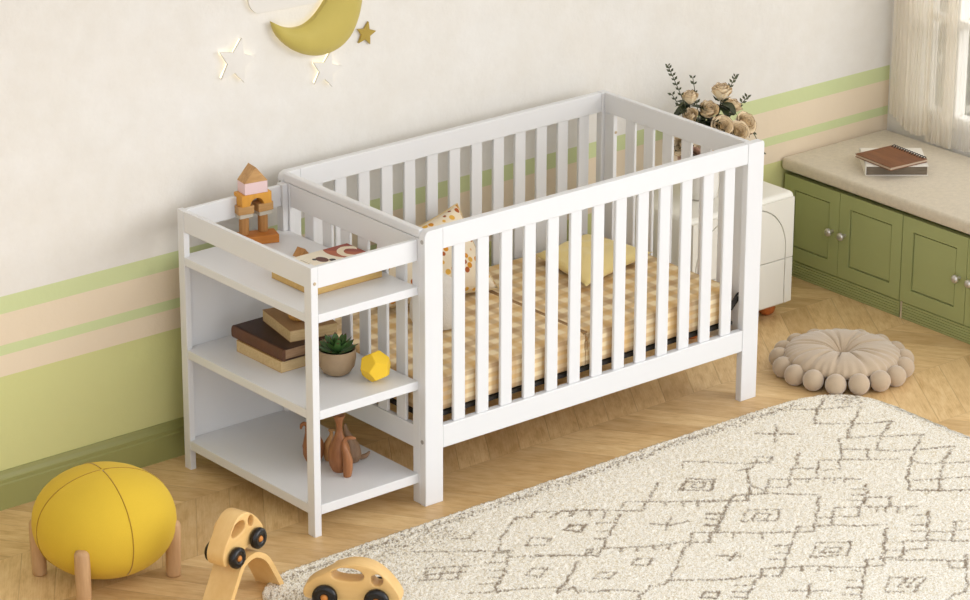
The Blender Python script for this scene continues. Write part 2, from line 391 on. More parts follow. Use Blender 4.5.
RUG="-241,-239 -190,-276 -118,-334 -42,-396 -15,-418;-40,-394 12,-331 62,-300 136,-252 150,-248 180,-278 213,-250 253,-283 302,-317 347,-346;38,-414 89,-385 129,-423 78,-447 38,-414;198,-402 237,-392 271,-416 227,-444 198,-402;-42,-442 -12,-469 37,-500 81,-537 126,-573 157,-564;-24,-416 -68,-459 -121,-518 -155,-533 -183,-513;-125,-433 -77,-465;-159,-465 -115,-506;-231,-527 -187,-553;-226,-601 -191,-563 -159,-538;-306,-539 -261,-572 -201,-605 -140,-638 -81,-673 -53,-692;-85,-564 -46,-545 -11,-574 -63,-600 -85,-564;84,-591 12,-644 -51,-685 -91,-702;-94,-245 -56,-272 -13,-248;-84,-411 -62,-394 -29,-421;-281,-354 -167,-421;-310,-381 -205,-441;-339,-408 -247,-466;-285,-368 -329,-408;-241,-386 -291,-430;-202,-410 -250,-456;223,-313 263,-299;267,-349 301,-327;-91,-711 -31,-710 -47,-746;226,-306 279,-298 347,-346 410,-401 465,-446;410,-401 464,-371 518,-405 576,-449 622,-486 671,-521 713,-555;465,-446 552,-386 647,-321;400,-421 342,-465 289,-503 222,-555 157,-599 126,-573;47,-514 86,-540 126,-573 159,-548 202,-574;202,-574 240,-601 287,-626 337,-658 394,-681 425,-699;422,-530 462,-572 518,-590;503,-532 427,-589;425,-699 474,-657 513,-689 470,-736 430,-704;513,-689 533,-698 583,-743;533,-698 596,-645 708,-569 755,-537 769,-548;600,-584 625,-613;574,-608 596,-636;540,-639 563,-663;425,-699 359,-737 284,-797 226,-835 175,-861 136,-846 81,-868 49,-891;201,-849 250,-888 320,-937 373,-964;193,-706 235,-685 268,-712 228,-735 193,-706;45,-705 87,-688 120,-715 80,-733 45,-705;198,-402 234,-386 271,-420 225,-433 198,-402;86,-593 12,-644 -57,-689 -95,-707;-43,-733 -17,-763 39,-792 88,-848;647,-407 711,-373 776,-426 723,-465 647,-407;197,-987 236,-969 262,-999 231,-1015 197,-987;266,-475 298,-492;298,-429 344,-457;229,-508 250,-524;240,-601 222,-625;281,-625 256,-653;328,-650 312,-672;370,-673 341,-696;304,-315 274,-345;345,-349 317,-381;378,-375 342,-420;562,-441 542,-463;604,-475 584,-497;638,-504 619,-525;423,-816 470,-862;429,-864 468,-843;643,-507 680,-538 718,-559 753,-535 787,-559 837,-590 890,-639 950,-692;787,-559 757,-591 725,-564;718,-559 642,-609 572,-661 524,-695;598,-582 635,-612;574,-608 608,-632;543,-641 568,-662;515,-687 563,-722 629,-780 676,-815 713,-845;639,-689 714,-640 793,-699 724,-749 639,-689;679,-694 717,-679 745,-702 711,-720 679,-694;942,-704 881,-766 813,-822 761,-870 717,-848 744,-816 783,-848;711,-847 641,-897 563,-956 489,-1016 471,-1026 431,-994 463,-960 514,-994;596,-869 637,-897;563,-907 591,-935;526,-929 563,-956;435,-989 395,-1007 350,-1037 284,-1074;274,-904 320,-937 375,-962 426,-990;514,-994 557,-1020 603,-1054 652,-1101 703,-1139;559,-1021 540,-1040;597,-1052 573,-1076;623,-1074 600,-1097;633,-784 604,-814;568,-730 544,-755;628,-992 707,-937 791,-992 717,-1050 628,-992;668,-989 705,-976 741,-1005 708,-1022 668,-989;422,-1116 511,-1186;500,-1118 429,-1177;791,-849 835,-879 888,-933 955,-974;831,-808 867,-838 927,-795 988,-835 932,-882 880,-843;837,-868 870,-840;940,-989 873,-1050 789,-1123 746,-1165 705,-1141 739,-1108 780,-1132;703,-1139 649,-1180 572,-1252 531,-1284;602,-1175 632,-1200;562,-1202 597,-1231;524,-1229 563,-1261;653,-1132 675,-1159;203,-992 236,-969 264,-993 229,-1014 203,-992;426,-813 478,-866;434,-859 480,-835;326,-993 368,-1022;295,-1017 334,-1050;262,-1040 301,-1072;1118,-733 1043,-806 988,-835;1063,-727 1089,-757;1027,-755 1060,-781;994,-784 1028,-812;1056,-797 1112,-843 1055,-890 1002,-846;1002,-846 1057,-892 1125,-950;1025,-865 1004,-894;1048,-884 1022,-909;1076,-907 1045,-937;1097,-924 1073,-942;1121,-990 1051,-1052 1010,-1091 927,-1165 864,-1131 908,-1088 967,-1127;1018,-1088 1069,-1135 1024,-1173 970,-1129;1069,-1135 1129,-1088 1165,-1114;1024,-1173 1065,-1207;1089,-1128 1123,-1152;1069,-979 1103,-1003;1015,-1022 1051,-1048;979,-1056 1013,-1084;784,-1140 839,-1190 893,-1233 917,-1262 951,-1293;917,-1262 885,-1296 918,-1323 985,-1265 859,-1385 804,-1433 759,-1421 722,-1440;629,-1290 702,-1232 781,-1296 690,-1340 629,-1290;679,-1289 734,-1267 754,-1283 703,-1308 679,-1289;864,-1131 825,-1160 791,-1133;825,-1100 857,-1125;1238,-793 1191,-841 1256,-899 1331,-960;1313,-854 1263,-899;1317,-138 1376,-187 1419,-215 1482,-252 1543,-290;1133,-234 1231,-326;1230,-230 1133,-321;1128,-518 1090,-556 1033,-509 1015,-514;1131,-431 1059,-491 1015,-514 937,-586 917,-598 872,-562;919,-518 969,-558 1034,-604 1088,-652 1130,-695;919,-518 847,-579 840,-517 882,-464 922,-419;773,-287 809,-258 861,-300 911,-355 968,-401 999,-422;1004,-363 977,-405 939,-423 890,-412;1004,-368 1043,-403 1001,-428;656,-414 726,-356 789,-417 726,-467 656,-414;694,-417 729,-397 752,-416 718,-436 694,-417;1048,-619 1030,-642;1074,-640 1048,-667;1100,-661 1077,-681;1013,-590 992,-612;835,-522 759,-593;1499,-171 1410,-227 1332,-298 1365,-329 1430,-378 1493,-414 1535,-441;1541,-294 1411,-381 1326,-445 1374,-474 1420,-493 1428,-509 1480,-538 1532,-575;1531,-441 1452,-482 1394,-518 1330,-569 1371,-611 1423,-639 1487,-672 1541,-703;1532,-575 1440,-631 1334,-709 1257,-771 1194,-843 1249,-897 1329,-962;1535,-704 1448,-747 1367,-808 1255,-902;1364,-688 1356,-727 1413,-765 1492,-811;1255,-800 1311,-838 1405,-892;1303,-436 1259,-483 1233,-517 1186,-552 1136,-602 1094,-577;1256,-499 1313,-549 1272,-586 1260,-609;1140,-515 1193,-549 1260,-609 1334,-658;1131,-516 1084,-559 1048,-592"
# ---------------------------------------------------------------- camera, light
H = .87; L = 1.3614; PW = .0674; YW = .7935; XR = 2.757; XB = 2.232; XC = -.387; YC = .033; HC = .839
cam = bpy.data.cameras.new('camera'); cam.sensor_fit = 'HORIZONTAL'; cam.sensor_width = 36; cam.lens = 3345.78*36/970; cam.clip_end = 60
co = bpy.data.objects.new('camera', cam); C.objects.link(co); S.camera = co
R2 = Vector((.7714936, -.63623169, .00262025)); U2 = Vector((.22447402, .27604576, .93456415)); F = Vector((.59532264, .72042208, -.35578502))
mw = Matrix((R2, U2, -F)).transposed().to_4x4(); mw.translation = Vector((-5.66882612, -7.13461277, 4.13015035)); co.matrix_world = mw
S.view_settings.view_transform = 'Standard'; S.view_settings.look = 'None'; S.view_settings.gamma = 1; S.view_settings.use_curve_mapping = False; S.view_settings.exposure = -0.13
w = bpy.data.worlds.new('soft_daylight'); S.world = w; w.use_nodes = True
bg = w.node_tree.nodes['Background']; bg.inputs[0].default_value = lin((243, 246, 252)); bg.inputs[1].default_value = 1.75
sun = bpy.data.lights.new('low_soft_sun', 'SUN'); sun.energy = 1.15; sun.angle = math.radians(38); sun.color = (1.0, .975, .935)
so = bpy.data.objects.new('low_soft_sun', sun); C.objects.link(so); so.location = (3, -4, 3)
so.rotation_euler = Vector((.75, -1.0, .38)).to_track_quat('Z', 'Y').to_euler()
wl = bpy.data.lights.new('window_daylight', 'AREA'); wl.shape = 'RECTANGLE'; wl.size = 1.3; wl.size_y = 1.5; wl.energy = 16; wl.color = (1.0, .97, .91)
wo = bpy.data.objects.new('window_daylight', wl); C.objects.link(wo); wo.location = (3.35, -.3, 1.75); wo.rotation_euler = Vector((1.0, -.1, .55)).to_track_quat('Z', 'Y').to_euler()
# ---------------------------------------------------------------- the room
struct('floor', box(B(), -3.2, -3.0, -.05, 2.9, .95, 0), M['floor'])
struct('wall_back', box(B(), -3.2, YW, 0, 2.9, .95, 2.6), M['wall'])
struct('wall_left', box(B(), -3.3, -2.0, 0, -3.2, .95, 2.6), M['wall_white'])
struct('ceiling', box(B(), -3.3, -1.5, 2.6, 2.9, .95, 2.68), M['ceiling'])
W0, W1, WZ0, WZ1 = -.95, .70, .50, 2.05
bm = B()
for b in ((XR, -1.2, 0, 2.9, YW, WZ0), (XR, -1.2, WZ1, 2.9, YW, 2.6), (XR, W1, WZ0, 2.9, YW, WZ1), (XR, -1.2, WZ0, 2.9, W0, WZ1)): box(bm, *b)
struct('wall_right', bm, M['wall_plain'])
win = thing('window_1', '', ''); del win['label'], win['category']; win['kind'] = 'structure'; win.location = (XR+.03, 0, 0)
bm = B()
for b in ((XR+.005, W0, WZ0, XR+.06, W1, WZ0+.045), (XR+.005, W0, WZ1-.045, XR+.06, W1, WZ1), (XR+.005, W1-.05, WZ0+.045, XR+.06, W1, WZ1-.045), (XR+.005, W0, WZ0+.045, XR+.06, W0+.05, WZ1-.045),
          (XR+.012, W0+.05, .868, XR+.052, W1-.05, .895), (XR+.005, .475, WZ0+.045, XR+.058, .535, .868), (XR+.005, .475, .895, XR+.058, .535, WZ1-.045), (XR+.012, -.25, WZ0+.045, XR+.052, -.20, .868), (XR+.012, -.25, .895, XR+.052, -.20, WZ1-.045)): box(bm, *b, bev=.004)
struct('window_frame', bm, M['frame'], parent=win)
struct('window_pane', box(B(), XR+.028, W0+.03, WZ0+.03, XR+.032, W1-.03, WZ1-.03), M['glass'], parent=win)
prof = [(0, 0), (-.016, 0), (-.016, .079), (-.0125, .083), (-.0125, .094), (-.010, .097), (-.006, .108), (-.004, .119), (0, .119)]
struct('baseboard_back', prism(B(), [(YW+y, z) for y, z in prof], 0, -3.2, XB-.0), M['base'])
# garden beyond the window
struct('ground_outside', box(B(), 2.95, -3, -.42, 7, 6, -.40), M['ground'])
bm = B(); r_ = random.Random(3)
for i in range(2600):
    x, y, z = r_.uniform(3.9, 4.7), r_.uniform(-.5, 3.6), r_.uniform(-.4, 1.5); a = .08+r_.random()*.06
    m = Euler((r_.uniform(0, 6), r_.uniform(0, 6), r_.uniform(0, 6))).to_matrix()
    bm.faces.new([bm.verts.new(Vector((x, y, z))+m @ Vector(p)) for p in ((-a, 0, 0), (0, -a*.5, .01), (a, 0, 0), (0, a*.5, .01))])
o = ob('hedge', bm, M['hedge']); tag(o, 'blurred pale green hedge outside the window behind the sheer curtain', 'hedge')
# ---------------------------------------------------------------- crib with changing shelves
crib = thing('crib', 'white slatted wooden crib with an open three-shelf changing table attached to its left end', 'crib', (0, 0, 0))
wh = M['white']
def part(name, bm, mat=wh, parent=crib, **k): return ob(name, bm, mat, parent, **k)
T = .026
def post_poly(x0, x1, rl, rr):      # outline in XZ with rounded top corners
    p = [(x0, 0), (x1, 0)]
    p += arc(x1-rr, H-rr, rr, 0, 90, 8) if rr else [(x1, H)]
    p += arc(x0+rl, H-rl, rl, 90, 180, 8) if rl else [(x0, H)]
    return p
def clean(p): 
    o = []
    for q in p:
        if not o or (abs(q[0]-o[-1][0])+abs(q[1]-o[-1][1])) > 1e-5: o.append(q)
    return o
YB0 = .693
for y0 in (0, YB0):
    part('post', prism(B(), clean(post_poly(0, PW, .020, 0)), 1, y0, y0+T, bev=.0025))
    part('post', prism(B(), clean(post_poly(L-PW, L if y0 == 0 else 1.3255, 0, .008 if y0 == 0 else .003)), 1, y0, y0+T, bev=.0025))
    part('top_rail', box(B(), PW+.0004, y0+.0008, H-.0658, L-PW-.0006, y0+T, H, bev=.0025))
    part('bottom_rail', box(B(), PW+.0004, y0+.0008, .1735, L-PW-.0006, y0+T-.0008, .2455, bev=.0025))
    for i in range(13):
        x = PW+.04676+i*.09076
        part('slat', box(B(), x, y0+.0075, .2450, x+.044, y0+.0195, H-.0655, bev=.003))
ys = [.100+.0893*i for i in range(6)]
# right end panel
X0, X1 = 1.306, 1.322
part('end_post', box(B(), X0, T+.0005, .176, X1, .072, H-.067, bev=.002)); part('end_post', box(B(), X0, .647, .176, X1, YB0-.0005, H-.067, bev=.002))
part('top_rail', box(B(), X0-.001, T+.0005, H-.0665, X1+.002, YB0-.0005, H, bev=.002)); part('bottom_rail', box(B(), X0+.001, .0725, .176, X1, .6465, .247, bev=.002))
for y in ys: part('slat', box(B(), X0+.002, y, .2465, X1-.003, y+.046, H-.066, bev=.003))
# left end panel: cap rail and the wide rail under it
part('end_post', box(B(), 0.0, T+.0005, 0, .018, .060, H-.027, bev=.002)); part('end_post', box(B(), 0.0, .660, 0, .018, YB0-.0005, H-.027, bev=.002))
part('top_rail', box(B(), 0.0, T+.0005, H-.0265, .022, YB0-.0005, H, bev=.0045, seg=3))
part('lower_rail', box(B(), .0025, .0605, H-.101, .018, .6595, H-.0285, bev=.002))
part('bottom_rail', box(B(), .0015, .0605, .176, .020, .6595, .247, bev=.002))
for y in ys: part('slat', box(B(), .005, y, .2465, .016, y+.046, H-.1005, bev=.003))
# bolts
def bolt(p, axis, r=.0066, mat='bolt'):
    bm = lathe(B(), [(0, 0), (r, 0), (r, .0012), (r*.8, .002), (r*.45, .002), (r*.4, .0012), (0, .0012)], 14)
    rot = {'-x': Matrix.Rotation(-PI/2, 4, 'Y'), '-y': Matrix.Rotation(PI/2, 4, 'X'), }[axis]
    bmesh.ops.transform(bm, matrix=Matrix.Translation(p) @ rot, verts=bm.verts); part('bolt', bm, M[mat], smooth=True, auto=40)
for p in ((-.0002, .0125, .836), (-.0002, .015, .205), (-.0002, .706, .836)): bolt(p, '-x')
bolt((XC+.0125, YC-.0002, .79), '-y', .0052, 'plug'); bolt((1.3155, .6468, .742), '-y', .0052, 'plug')
# mattress support
bm = B()
for b in ((.030, .030, .2615, 1.276, .050, .274), (.030, .670, .2615, 1.276, .690, .274), (.030, .050, .2615, .050, .670, .274), (1.256, .050, .2615, 1.276, .670, .274), (.65, .05, .2615, .67, .67, .274)): box(bm, *b, bev=.001)
ms = part('mattress_support', bm, M['black'])
for x, x2 in ((.0235, .029),):
    for y in (.030, .670):
        bm = box(B(), x, y, .255, x2, y+.022, .285, bev=.001)
        ob('bracket', bm, M['black'], ms)
bm = prism(B(), [(1.264, .316), (1.272, .310), (1.3035, .342), (1.3035, .366), (1.294, .366), (1.264, .336)], 1, .0300, .0330, bev=.0006)
br = ob('hook_plate', bm, M['black'], ms)
ob('screw', sphere(B(), (1.2975, .0298, .356), .0032, 10, 8), M['bolt'], ms, smooth=True)
# changing table
part('leg', box(B(), XC, YC, 0, XC+.0245, YC+.034, HC, bev=.0015)); part('leg', box(B(), XC, .667, 0, XC+.0205, .698, HC, bev=.0015))
part('leg', box(B(), -.0205, .667, 0, -.0008, .698, HC+.003, bev=.0015))
part('tray_rail', box(B(), XC+.002, YC+.0345, HC-.066, XC+.017, .6665, HC-.0005, bev=.0015))
part('tray_rail', box(B(), XC+.025, YC+.001, HC-.066, -.0008, YC+.016, HC-.0005, bev=.0015))
part('tray_rail', box(B(), XC+.021, .675, HC-.066, -.021, .690, HC-.0005, bev=.0015))
for z, t in ((.6925, .026), (.3951, .028), (.0976, .030)):
    pl = [(XC+.0252, YC+.0005), (-.0006, YC+.0005), (-.0006, .6662), (-.0212, .6662), (-.0212, .6856), (XC+.0212, .6856), (XC+.0212, .6662), (XC+.001, .6662), (XC+.001, YC+.0348), (XC+.0252, YC+.0348)]
    part('shelf', prism(B(), pl, 2, z-t, z, bev=.0015))
part('back_panel', box(B(), XC+.0212, .6862, .067, -.0212, .694, .690, bev=.001))
# mattress (two sections)
mat_ = thing('mattress', 'tan gingham-checked mattress in two sections lying in the white crib', 'mattress', (.66, .36, .275))
def slab(x0, x1, y0, y1, z0, z1, rc, re, corners, seam):
    p = []; sm = .004
    for (cx, cy, a, on) in ((x1, y0, -90, corners[0]), (x1, y1, 0, corners[1]), (x0, y1, 90, corners[2]), (x0, y0, 180, corners[3])):
        r = rc if on else sm
        sx = -1 if cx == x1 else 1; sy = 1 if cy == y0 else -1
        p += arc(cx+sx*r, cy+sy*r, r, a, a+90, 8)
    bm = B(); n = len(p)
    cxm, cym = (x0+x1)/2, (y0+y1)/2
    prof = [(1.0, z0)] + [(1-cos_, zz) for cos_, zz in []]
    rings = []
    def ring(off, z):
        out = []
        for i, q in enumerate(p):
            a, b = Vector(p[i-1]), Vector(p[(i+1) % n]); t = (b-a).normalized(); nn = Vector((t.y, -t.x)); kx = .28 if nn.x*seam > .3 else 1; out.append(bm.verts.new((q[0]-nn.x*off*kx, q[1]-nn.y*off, z)))
        return out
    k = 6
    for i in range(k+1): a = PI/2*i/k; rings.append(ring(re*.5*(1-math.sin(a)), z0+re*.5*(1-math.cos(a))))
    for i in range(k+1): a = PI/2*i/k; rings.append(ring(re*(1-math.cos(a)), z1-re*(1-math.sin(a))))
    for a, b in zip(rings, rings[1:]):
        for i in range(n): bm.faces.new((a[i], a[(i+1) % n], b[(i+1) % n], b[i]))
    bm.faces.new(rings[0][::-1]); bm.faces.new(rings[-1]); return bm, p
ZM0, ZM1 = .2755, .386
for x0, x1, cs in ((.032, .6575, (0, 0, 1, 1)), (.6595, 1.292, (1, 1, 0, 0))):
    bm, p = slab(x0, x1, .034, .688, ZM0, ZM1, .045, .022, cs, 1 if x0 < .1 else -1)
    sec = ob('mattress_section', bm, M['plaid'], mat_, smooth=True, auto=50)
    xp = x1-.0040 if x0 < .1 else x0+.0040
    tube_pts = [(xp, .040, .30), (xp, .036, .35), (xp, .045, ZM1-.003), (xp, .065, ZM1-.0015), (xp, .36, ZM1-.001), (xp, .66, ZM1-.0015), (xp, .684, .36)]
    ob('piping', tube(B(), smoothpath(tube_pts, 6), .0032, 8), M['plaid_pipe'], sec, smooth=True)
ob('piping', tube(B(), smoothpath([(.6585, .046, .30), (.6585, .044, .35), (.6585, .055, ZM1-.012), (.6585, .36, ZM1-.0065), (.6585, .668, ZM1-.012), (.6585, .676, .36)], 6), .0042, 8), M['plaid_pipe'], sec, smooth=True)
def pillow(name, corners, thick, mat, n=26, pinch=.06, seed=1, parent=None, label=None, cat=None, pipe=None, crease=.006):
    """corners: bl, br, tr, tl in world space; a soft cushion with pulled-out corners"""
    c = [Vector(q) for q in corners]; nrm = ((c[1]-c[0]).cross(c[3]-c[0])).normalized(); cen = sum(c, Vector())/4
    def base(u, v): return (c[0]*(1-u)+c[1]*u)*(1-v)+(c[3]*(1-u)+c[2]*u)*v
    bm = B(); from mathutils import noise
    def P(i, j, s):
        u, v = i/n, j/n; U, V = 2*u-1, 2*v-1
        k = pinch*((1-abs(V))*0+1)
        uu = .5+.5*U*(1-pinch*(1-V*V)); vv = .5+.5*V*(1-pinch*(1-U*U))
        t = ((1-U**4)*(1-V**4))**.55*(1-.25*(U*U+V*V)*.5)
        p = base(uu, vv); w = noise.noise(Vector((u*5+seed, v*5, s*2.0)))*crease*t
        return p+nrm*s*(thick*.5*t+w)
    g = {}
    for s in (1, -1):
        for i in range(n+1):
            for j in range(n+1):
                edge = i in (0, n) or j in (0, n); key = (i, j, 0 if edge else s)
                if key not in g: g[key] = bm.verts.new(P(i, j, 0 if edge else s))
    for s in (1, -1):
        for i in range(n):
            for j in range(n):
                q = [g.get((a, b, s)) or g[(a, b, 0)] for a, b in ((i, j), (i+1, j), (i+1, j+1), (i, j+1))]
                bm.faces.new(q if s > 0 else q[::-1])
    o = ob(name, bm, mat, None, smooth=True, loc=tuple(cen))
    tag(o, label, cat)
    ed = [P(i, 0, 0) for i in range(n)]+[P(n, j, 0) for j in range(n)]+[P(n-i, n, 0) for i in range(n)]+[P(0, n-j, 0) for j in range(n)]
    if pipe: ob('piping', tube(B(), ed, .0032, 6, closed=True), pipe, o, smooth=True)
    return o
pillow('throw_pillow', ((.27, .545, .405), (.675, .475, .397), (.640, .640, .645), (.33, .655, .565)), .11, M['spots'], seed=3, label='cream pillow printed with orange and brown spots leaning inside the crib', cat='pillow', pipe=fabric('cream_piping', (214, 188, 140), .05))
pillow('throw_pillow', ((.864, .272, .419), (1.240, .372, .419), (1.178, .636, .419), (.924, .594, .419)), .062, M['lemon'], seed=8, pinch=.10, label='plain pale yellow pillow lying flat on the checked crib mattress', cat='pillow', crease=.012)
bm = lathe(B(), [(0, 0), (.05, .0), (.075, .008), (.085, .03), (.083, .07), (.074, .11), (.055, .142), (.03, .16), (0, .166)], 36)
pz = ob('plush_toy', bm, M['plush'], None, smooth=True, world=False, loc=(.345, .375, .3875)); tag(pz, 'round white plush toy sitting in front of the spotted pillow in the crib', 'plush toy')
for a in (-.1, .35):
    d = Vector((math.cos(-1.0+a), math.sin(-1.0+a), 0)); ob('eye', sphere(B(), d*.0775+Vector((0, 0, .1)), .004, 10, 8), M['black'], pz, smooth=True, world=False)
# ---------------------------------------------------------------- nightstand
ns = thing('nightstand', 'cream white nightstand with arched drawer fronts and orange ball feet behind the crib', 'nightstand', (1.715, .61, 0))
NX0, NX1, NY0, NY1, NZ0, NZ1 = 1.472, 1.962, .452, .780, .047, .452
ob('body', box(B(), NX0, NY0, NZ0, NX1, NY1, NZ1, bev=.018, seg=4), M['stand'], ns, smooth=True, auto=30)
def archpoly(x0, x1, z0, z1, r): return [(x0, z0), (x1, z0)]+arc(x1-r, z1-r, r, 0, 90, 14)+arc(x0+r, z1-r, r, 90, 180, 14)
zs = .222
AX0, AX1, AZ, AR, GV = 1.497, 1.917, .427, .165, .0045        # the arch groove runs over both drawer fronts
pa = archpoly(AX0, AX1, zs+.0015, AZ, AR); fx0, fx1 = NX0+.012, NX1-.012
up = B(); prism(up, [(fx1, zs+.0015), (fx1, NZ1-.016), (fx0, NZ1-.016), (fx0, zs+.0015)]+[pa[0]]+pa[2:][::-1]+[pa[1]], 1, NY0-.009, NY0-.0002)
prism(up, archpoly(AX0+GV, AX1-GV, zs+.0015, AZ-GV, AR-GV), 1, NY0-.009, NY0-.0002, bev=.0012)
lo = B()
for a_, b_ in ((fx0, AX0), (AX0+GV, AX1-GV), (AX1, fx1)): box(lo, a_, NY0-.009, NZ0+.014, b_, NY0-.0002, zs-.0015, bev=.0012)
d1 = ob('drawer_front', lo, M['stand'], ns); d2 = ob('drawer_front', up, M['stand'], ns)
for x in (1.555, 1.905):
    for y in (.515, .725): ob('foot', lathe(B(), [(0, 0), (.016, .001), (.028, .012), (.031, .026), (.026, .042), (.016, .0475), (0, .0478)], 20, (x, y, 0)), M['foot'], ns, smooth=True)
# ---------------------------------------------------------------- window bench
def knob(parent, y, z=.224):
    bm = lathe(B(), [(0, 0), (.006, 0), (.005, .012), (.0095, .015), (.0145, .020), (.0145, .026), (.010, .031), (0, .032)], 18)
    bmesh.ops.transform(bm, matrix=Matrix.Translation((XB-.0002, y, z)) @ Matrix.Rotation(-PI/2, 4, 'Y'), verts=bm.verts)
    ob('knob', bm, M['nickel'], parent, smooth=True, auto=50)
def door(y0, y1, parent, ky):
    z0, z1 = .064, .3715; fw = .048; bm = B(); xo, xi = XB, XB+.018
    def rect(x, a): return [bm.verts.new((x, yy, zz)) for yy, zz in ((y0+a, z0+a), (y1-a, z0+a), (y1-a, z1-a), (y0+a, z1-a))]
    rs = [rect(xi, 0), rect(xo, 0), rect(xo, fw), rect(xo+.0135, fw+.0004), rect(xo+.0135, fw+.0042), rect(xo+.0035, fw+.0046)]
    for a, b in zip(rs, rs[1:]):
        for i in range(4): bm.faces.new((a[i], a[(i+1) % 4], b[(i+1) % 4], b[i]))
    bm.faces.new(rs[-1]); bm.faces.new(rs[0][::-1])
    o = ob('door', bm, M['green'], parent); knob(o, ky); return o
for y0, y1, lab in ((.2055, .7765, 'sage green two-door bench cabinet in the corner beside the striped wall'), (-.3915, .2035, 'sage green two-door bench cabinet nearest the right edge of the photo')):
    cb = thing('bench_cabinet', lab, 'cabinet', (2.49, (y0+y1)/2, 0)); ym = (y0+y1)/2
    if y0 > 0: ym = .503
    else: ym = -.094
    cb_ = box(B(), XB+.0185, y0, .0625, XR-.004, y1, .3600); box(cb_, XB+.060, y0, .3602, XR-.004, y1, .3845); ob('carcass', cb_, M['green'], cb)
    door(ym+.0012, y1-.001, cb, ym+.030); door(y0+.001, ym-.0012, cb, ym-.030)
    pr_ = [(XB+.03, 0)]
    for i in range(6): z = .0015+i*.0098; pr_ += [(XB+.003, z), (XB+.003, z+.0075), (XB+.006, z+.0085), (XB+.006, z+.0095)]
    pr_ += [(XB+.03, .0622)]
    ob('plinth', prism(B(), pr_, 1, y0+(.0 if y0 > 0 else 0), y1-(.012 if y0 < 0 else 0)), M['green'], cb)
    if y0 < 0: ob('filler_strip', box(B(), XB+.004, y1-.0105, 0.0, XB+.03, y1-.002, .0605), M['filler'], cb)
def soft_slab(x0, y0, z0, x1, y1, z1, r): return box(B(), x0, y0, z0, x1, y1, z1, bev=r, seg=5)
bc = ob('bench_cushion', soft_slab(2.222, -.60, .3855, 2.742, .7885, .431, .014), M['bench_fab'], None, smooth=True, auto=40, loc=(2.48, .1, .3855))
tag(bc, 'long oatmeal linen cushion on top of the green window bench', 'cushion')
# notebooks on the bench
def nbook(name, label, cat, cen, rz, sx, sy, z0, t, cover, pages, spine=None, ct=.003, inset=.004):
    th = thing(name, label, cat, (cen[0], cen[1], z0), rz)
    bm = B(); box(bm, -sx/2, -sy/2, 0, sx/2, sy/2, ct, bev=.0006, seg=1); box(bm, -sx/2, -sy/2, t-ct, sx/2, sy/2, t, bev=.0006, seg=1)
    if spine: box(bm, -sx/2-.0005, -sy/2, 0, -sx/2+ct, sy/2, t, bev=.0006, seg=1)
    ob('cover', bm, cover, th, world=False)
    ob('page_block', box(B(), -sx/2+inset, -sy/2+inset, ct, sx/2-inset, sy/2-inset, t-ct), pages, th, world=False); return th
a = math.atan2(.330-.467, 2.461-2.292)
th = nbook('hardcover_book', 'white hardcover book with grey page edges under the brown spiral notebook', 'book', (2.448, .464), a, .217, .200, .4315, .036, M['nb_white'], M['nb_pages'], True)
a2 = math.atan2(.343-.525, 2.319-2.334)   # along the front-left edge
cen = ((2.334+2.498+2.480+2.319)/4, (.525+.535+.351+.343)/4)
th = nbook('spiral_notebook', 'brown wood-grain spiral notebook lying on the white book on the bench', 'notebook', (cen[0]+.010, cen[1]+.009), a2+PI, .185, .168, .4683, .012, M['nb_brown'], M['nb_edge'], None, .0022, .002)
bm = B()
for i in range(13):
    x = -.078+i*.013; ring = [(x, -.084+.0035+.0105*math.cos(t), .007+.0105*math.sin(t)) for t in [2*PI*j/14 for j in range(14)]]
    tube(bm, ring, .0019, 6, closed=True)
ob('spiral_wire', bm, M['wire'], th, smooth=True, world=False)
# curtains
def curtain(name, label, x, y0, y1, z0, z1, amp, pitch, mat, hemwave=0, n=150):
    me = B(); rows = 14; g = []
    for j in range(rows+1):
        v = j/rows; r = []
        for i in range(n+1):
            u = i/n; y = y0+(y1-y0)*u
            xx = x+amp*math.sin(2*PI*y/pitch+1.6*math.sin(y*43))*(1-.25*v)+.35*amp*math.sin(2*PI*y/(pitch*.37)+1)
            z = z0+(z1-z0)*v
            if hemwave: z += (1-v)**3*hemwave*(math.sin(u*PI*1.15+.4)-.6)
            r.append(me.verts.new((xx, y, z)))
        g.append(r)
    for j in range(rows):
        for i in range(n): me.faces.new((g[j][i], g[j][i+1], g[j+1][i+1], g[j+1][i]))
    o = ob(name, me, mat, None, smooth=True, loc=(x, (y0+y1)/2, z1)); tag(o, label, 'curtain'); return o
curtain('curtain', 'gathered cream curtain panel hanging in the corner beside the window', 2.7225, .565, .754, .462, 2.3, .0045, .021, M['curtain'], -.03, 320)
curtain('curtain', 'longer cream curtain fold beside the window pane, reaching the bench cushion', 2.7330, .462, .585, .436, 2.3, .0040, .022, M['curtain2'], 0, 220)
curtain('sheer_curtain', 'thin white sheer hanging across the window pane, brushing the bench cushion', 2.7440, -1.0, .470, .440, 2.3, .005, .05, M['sheer'], 0, 300)
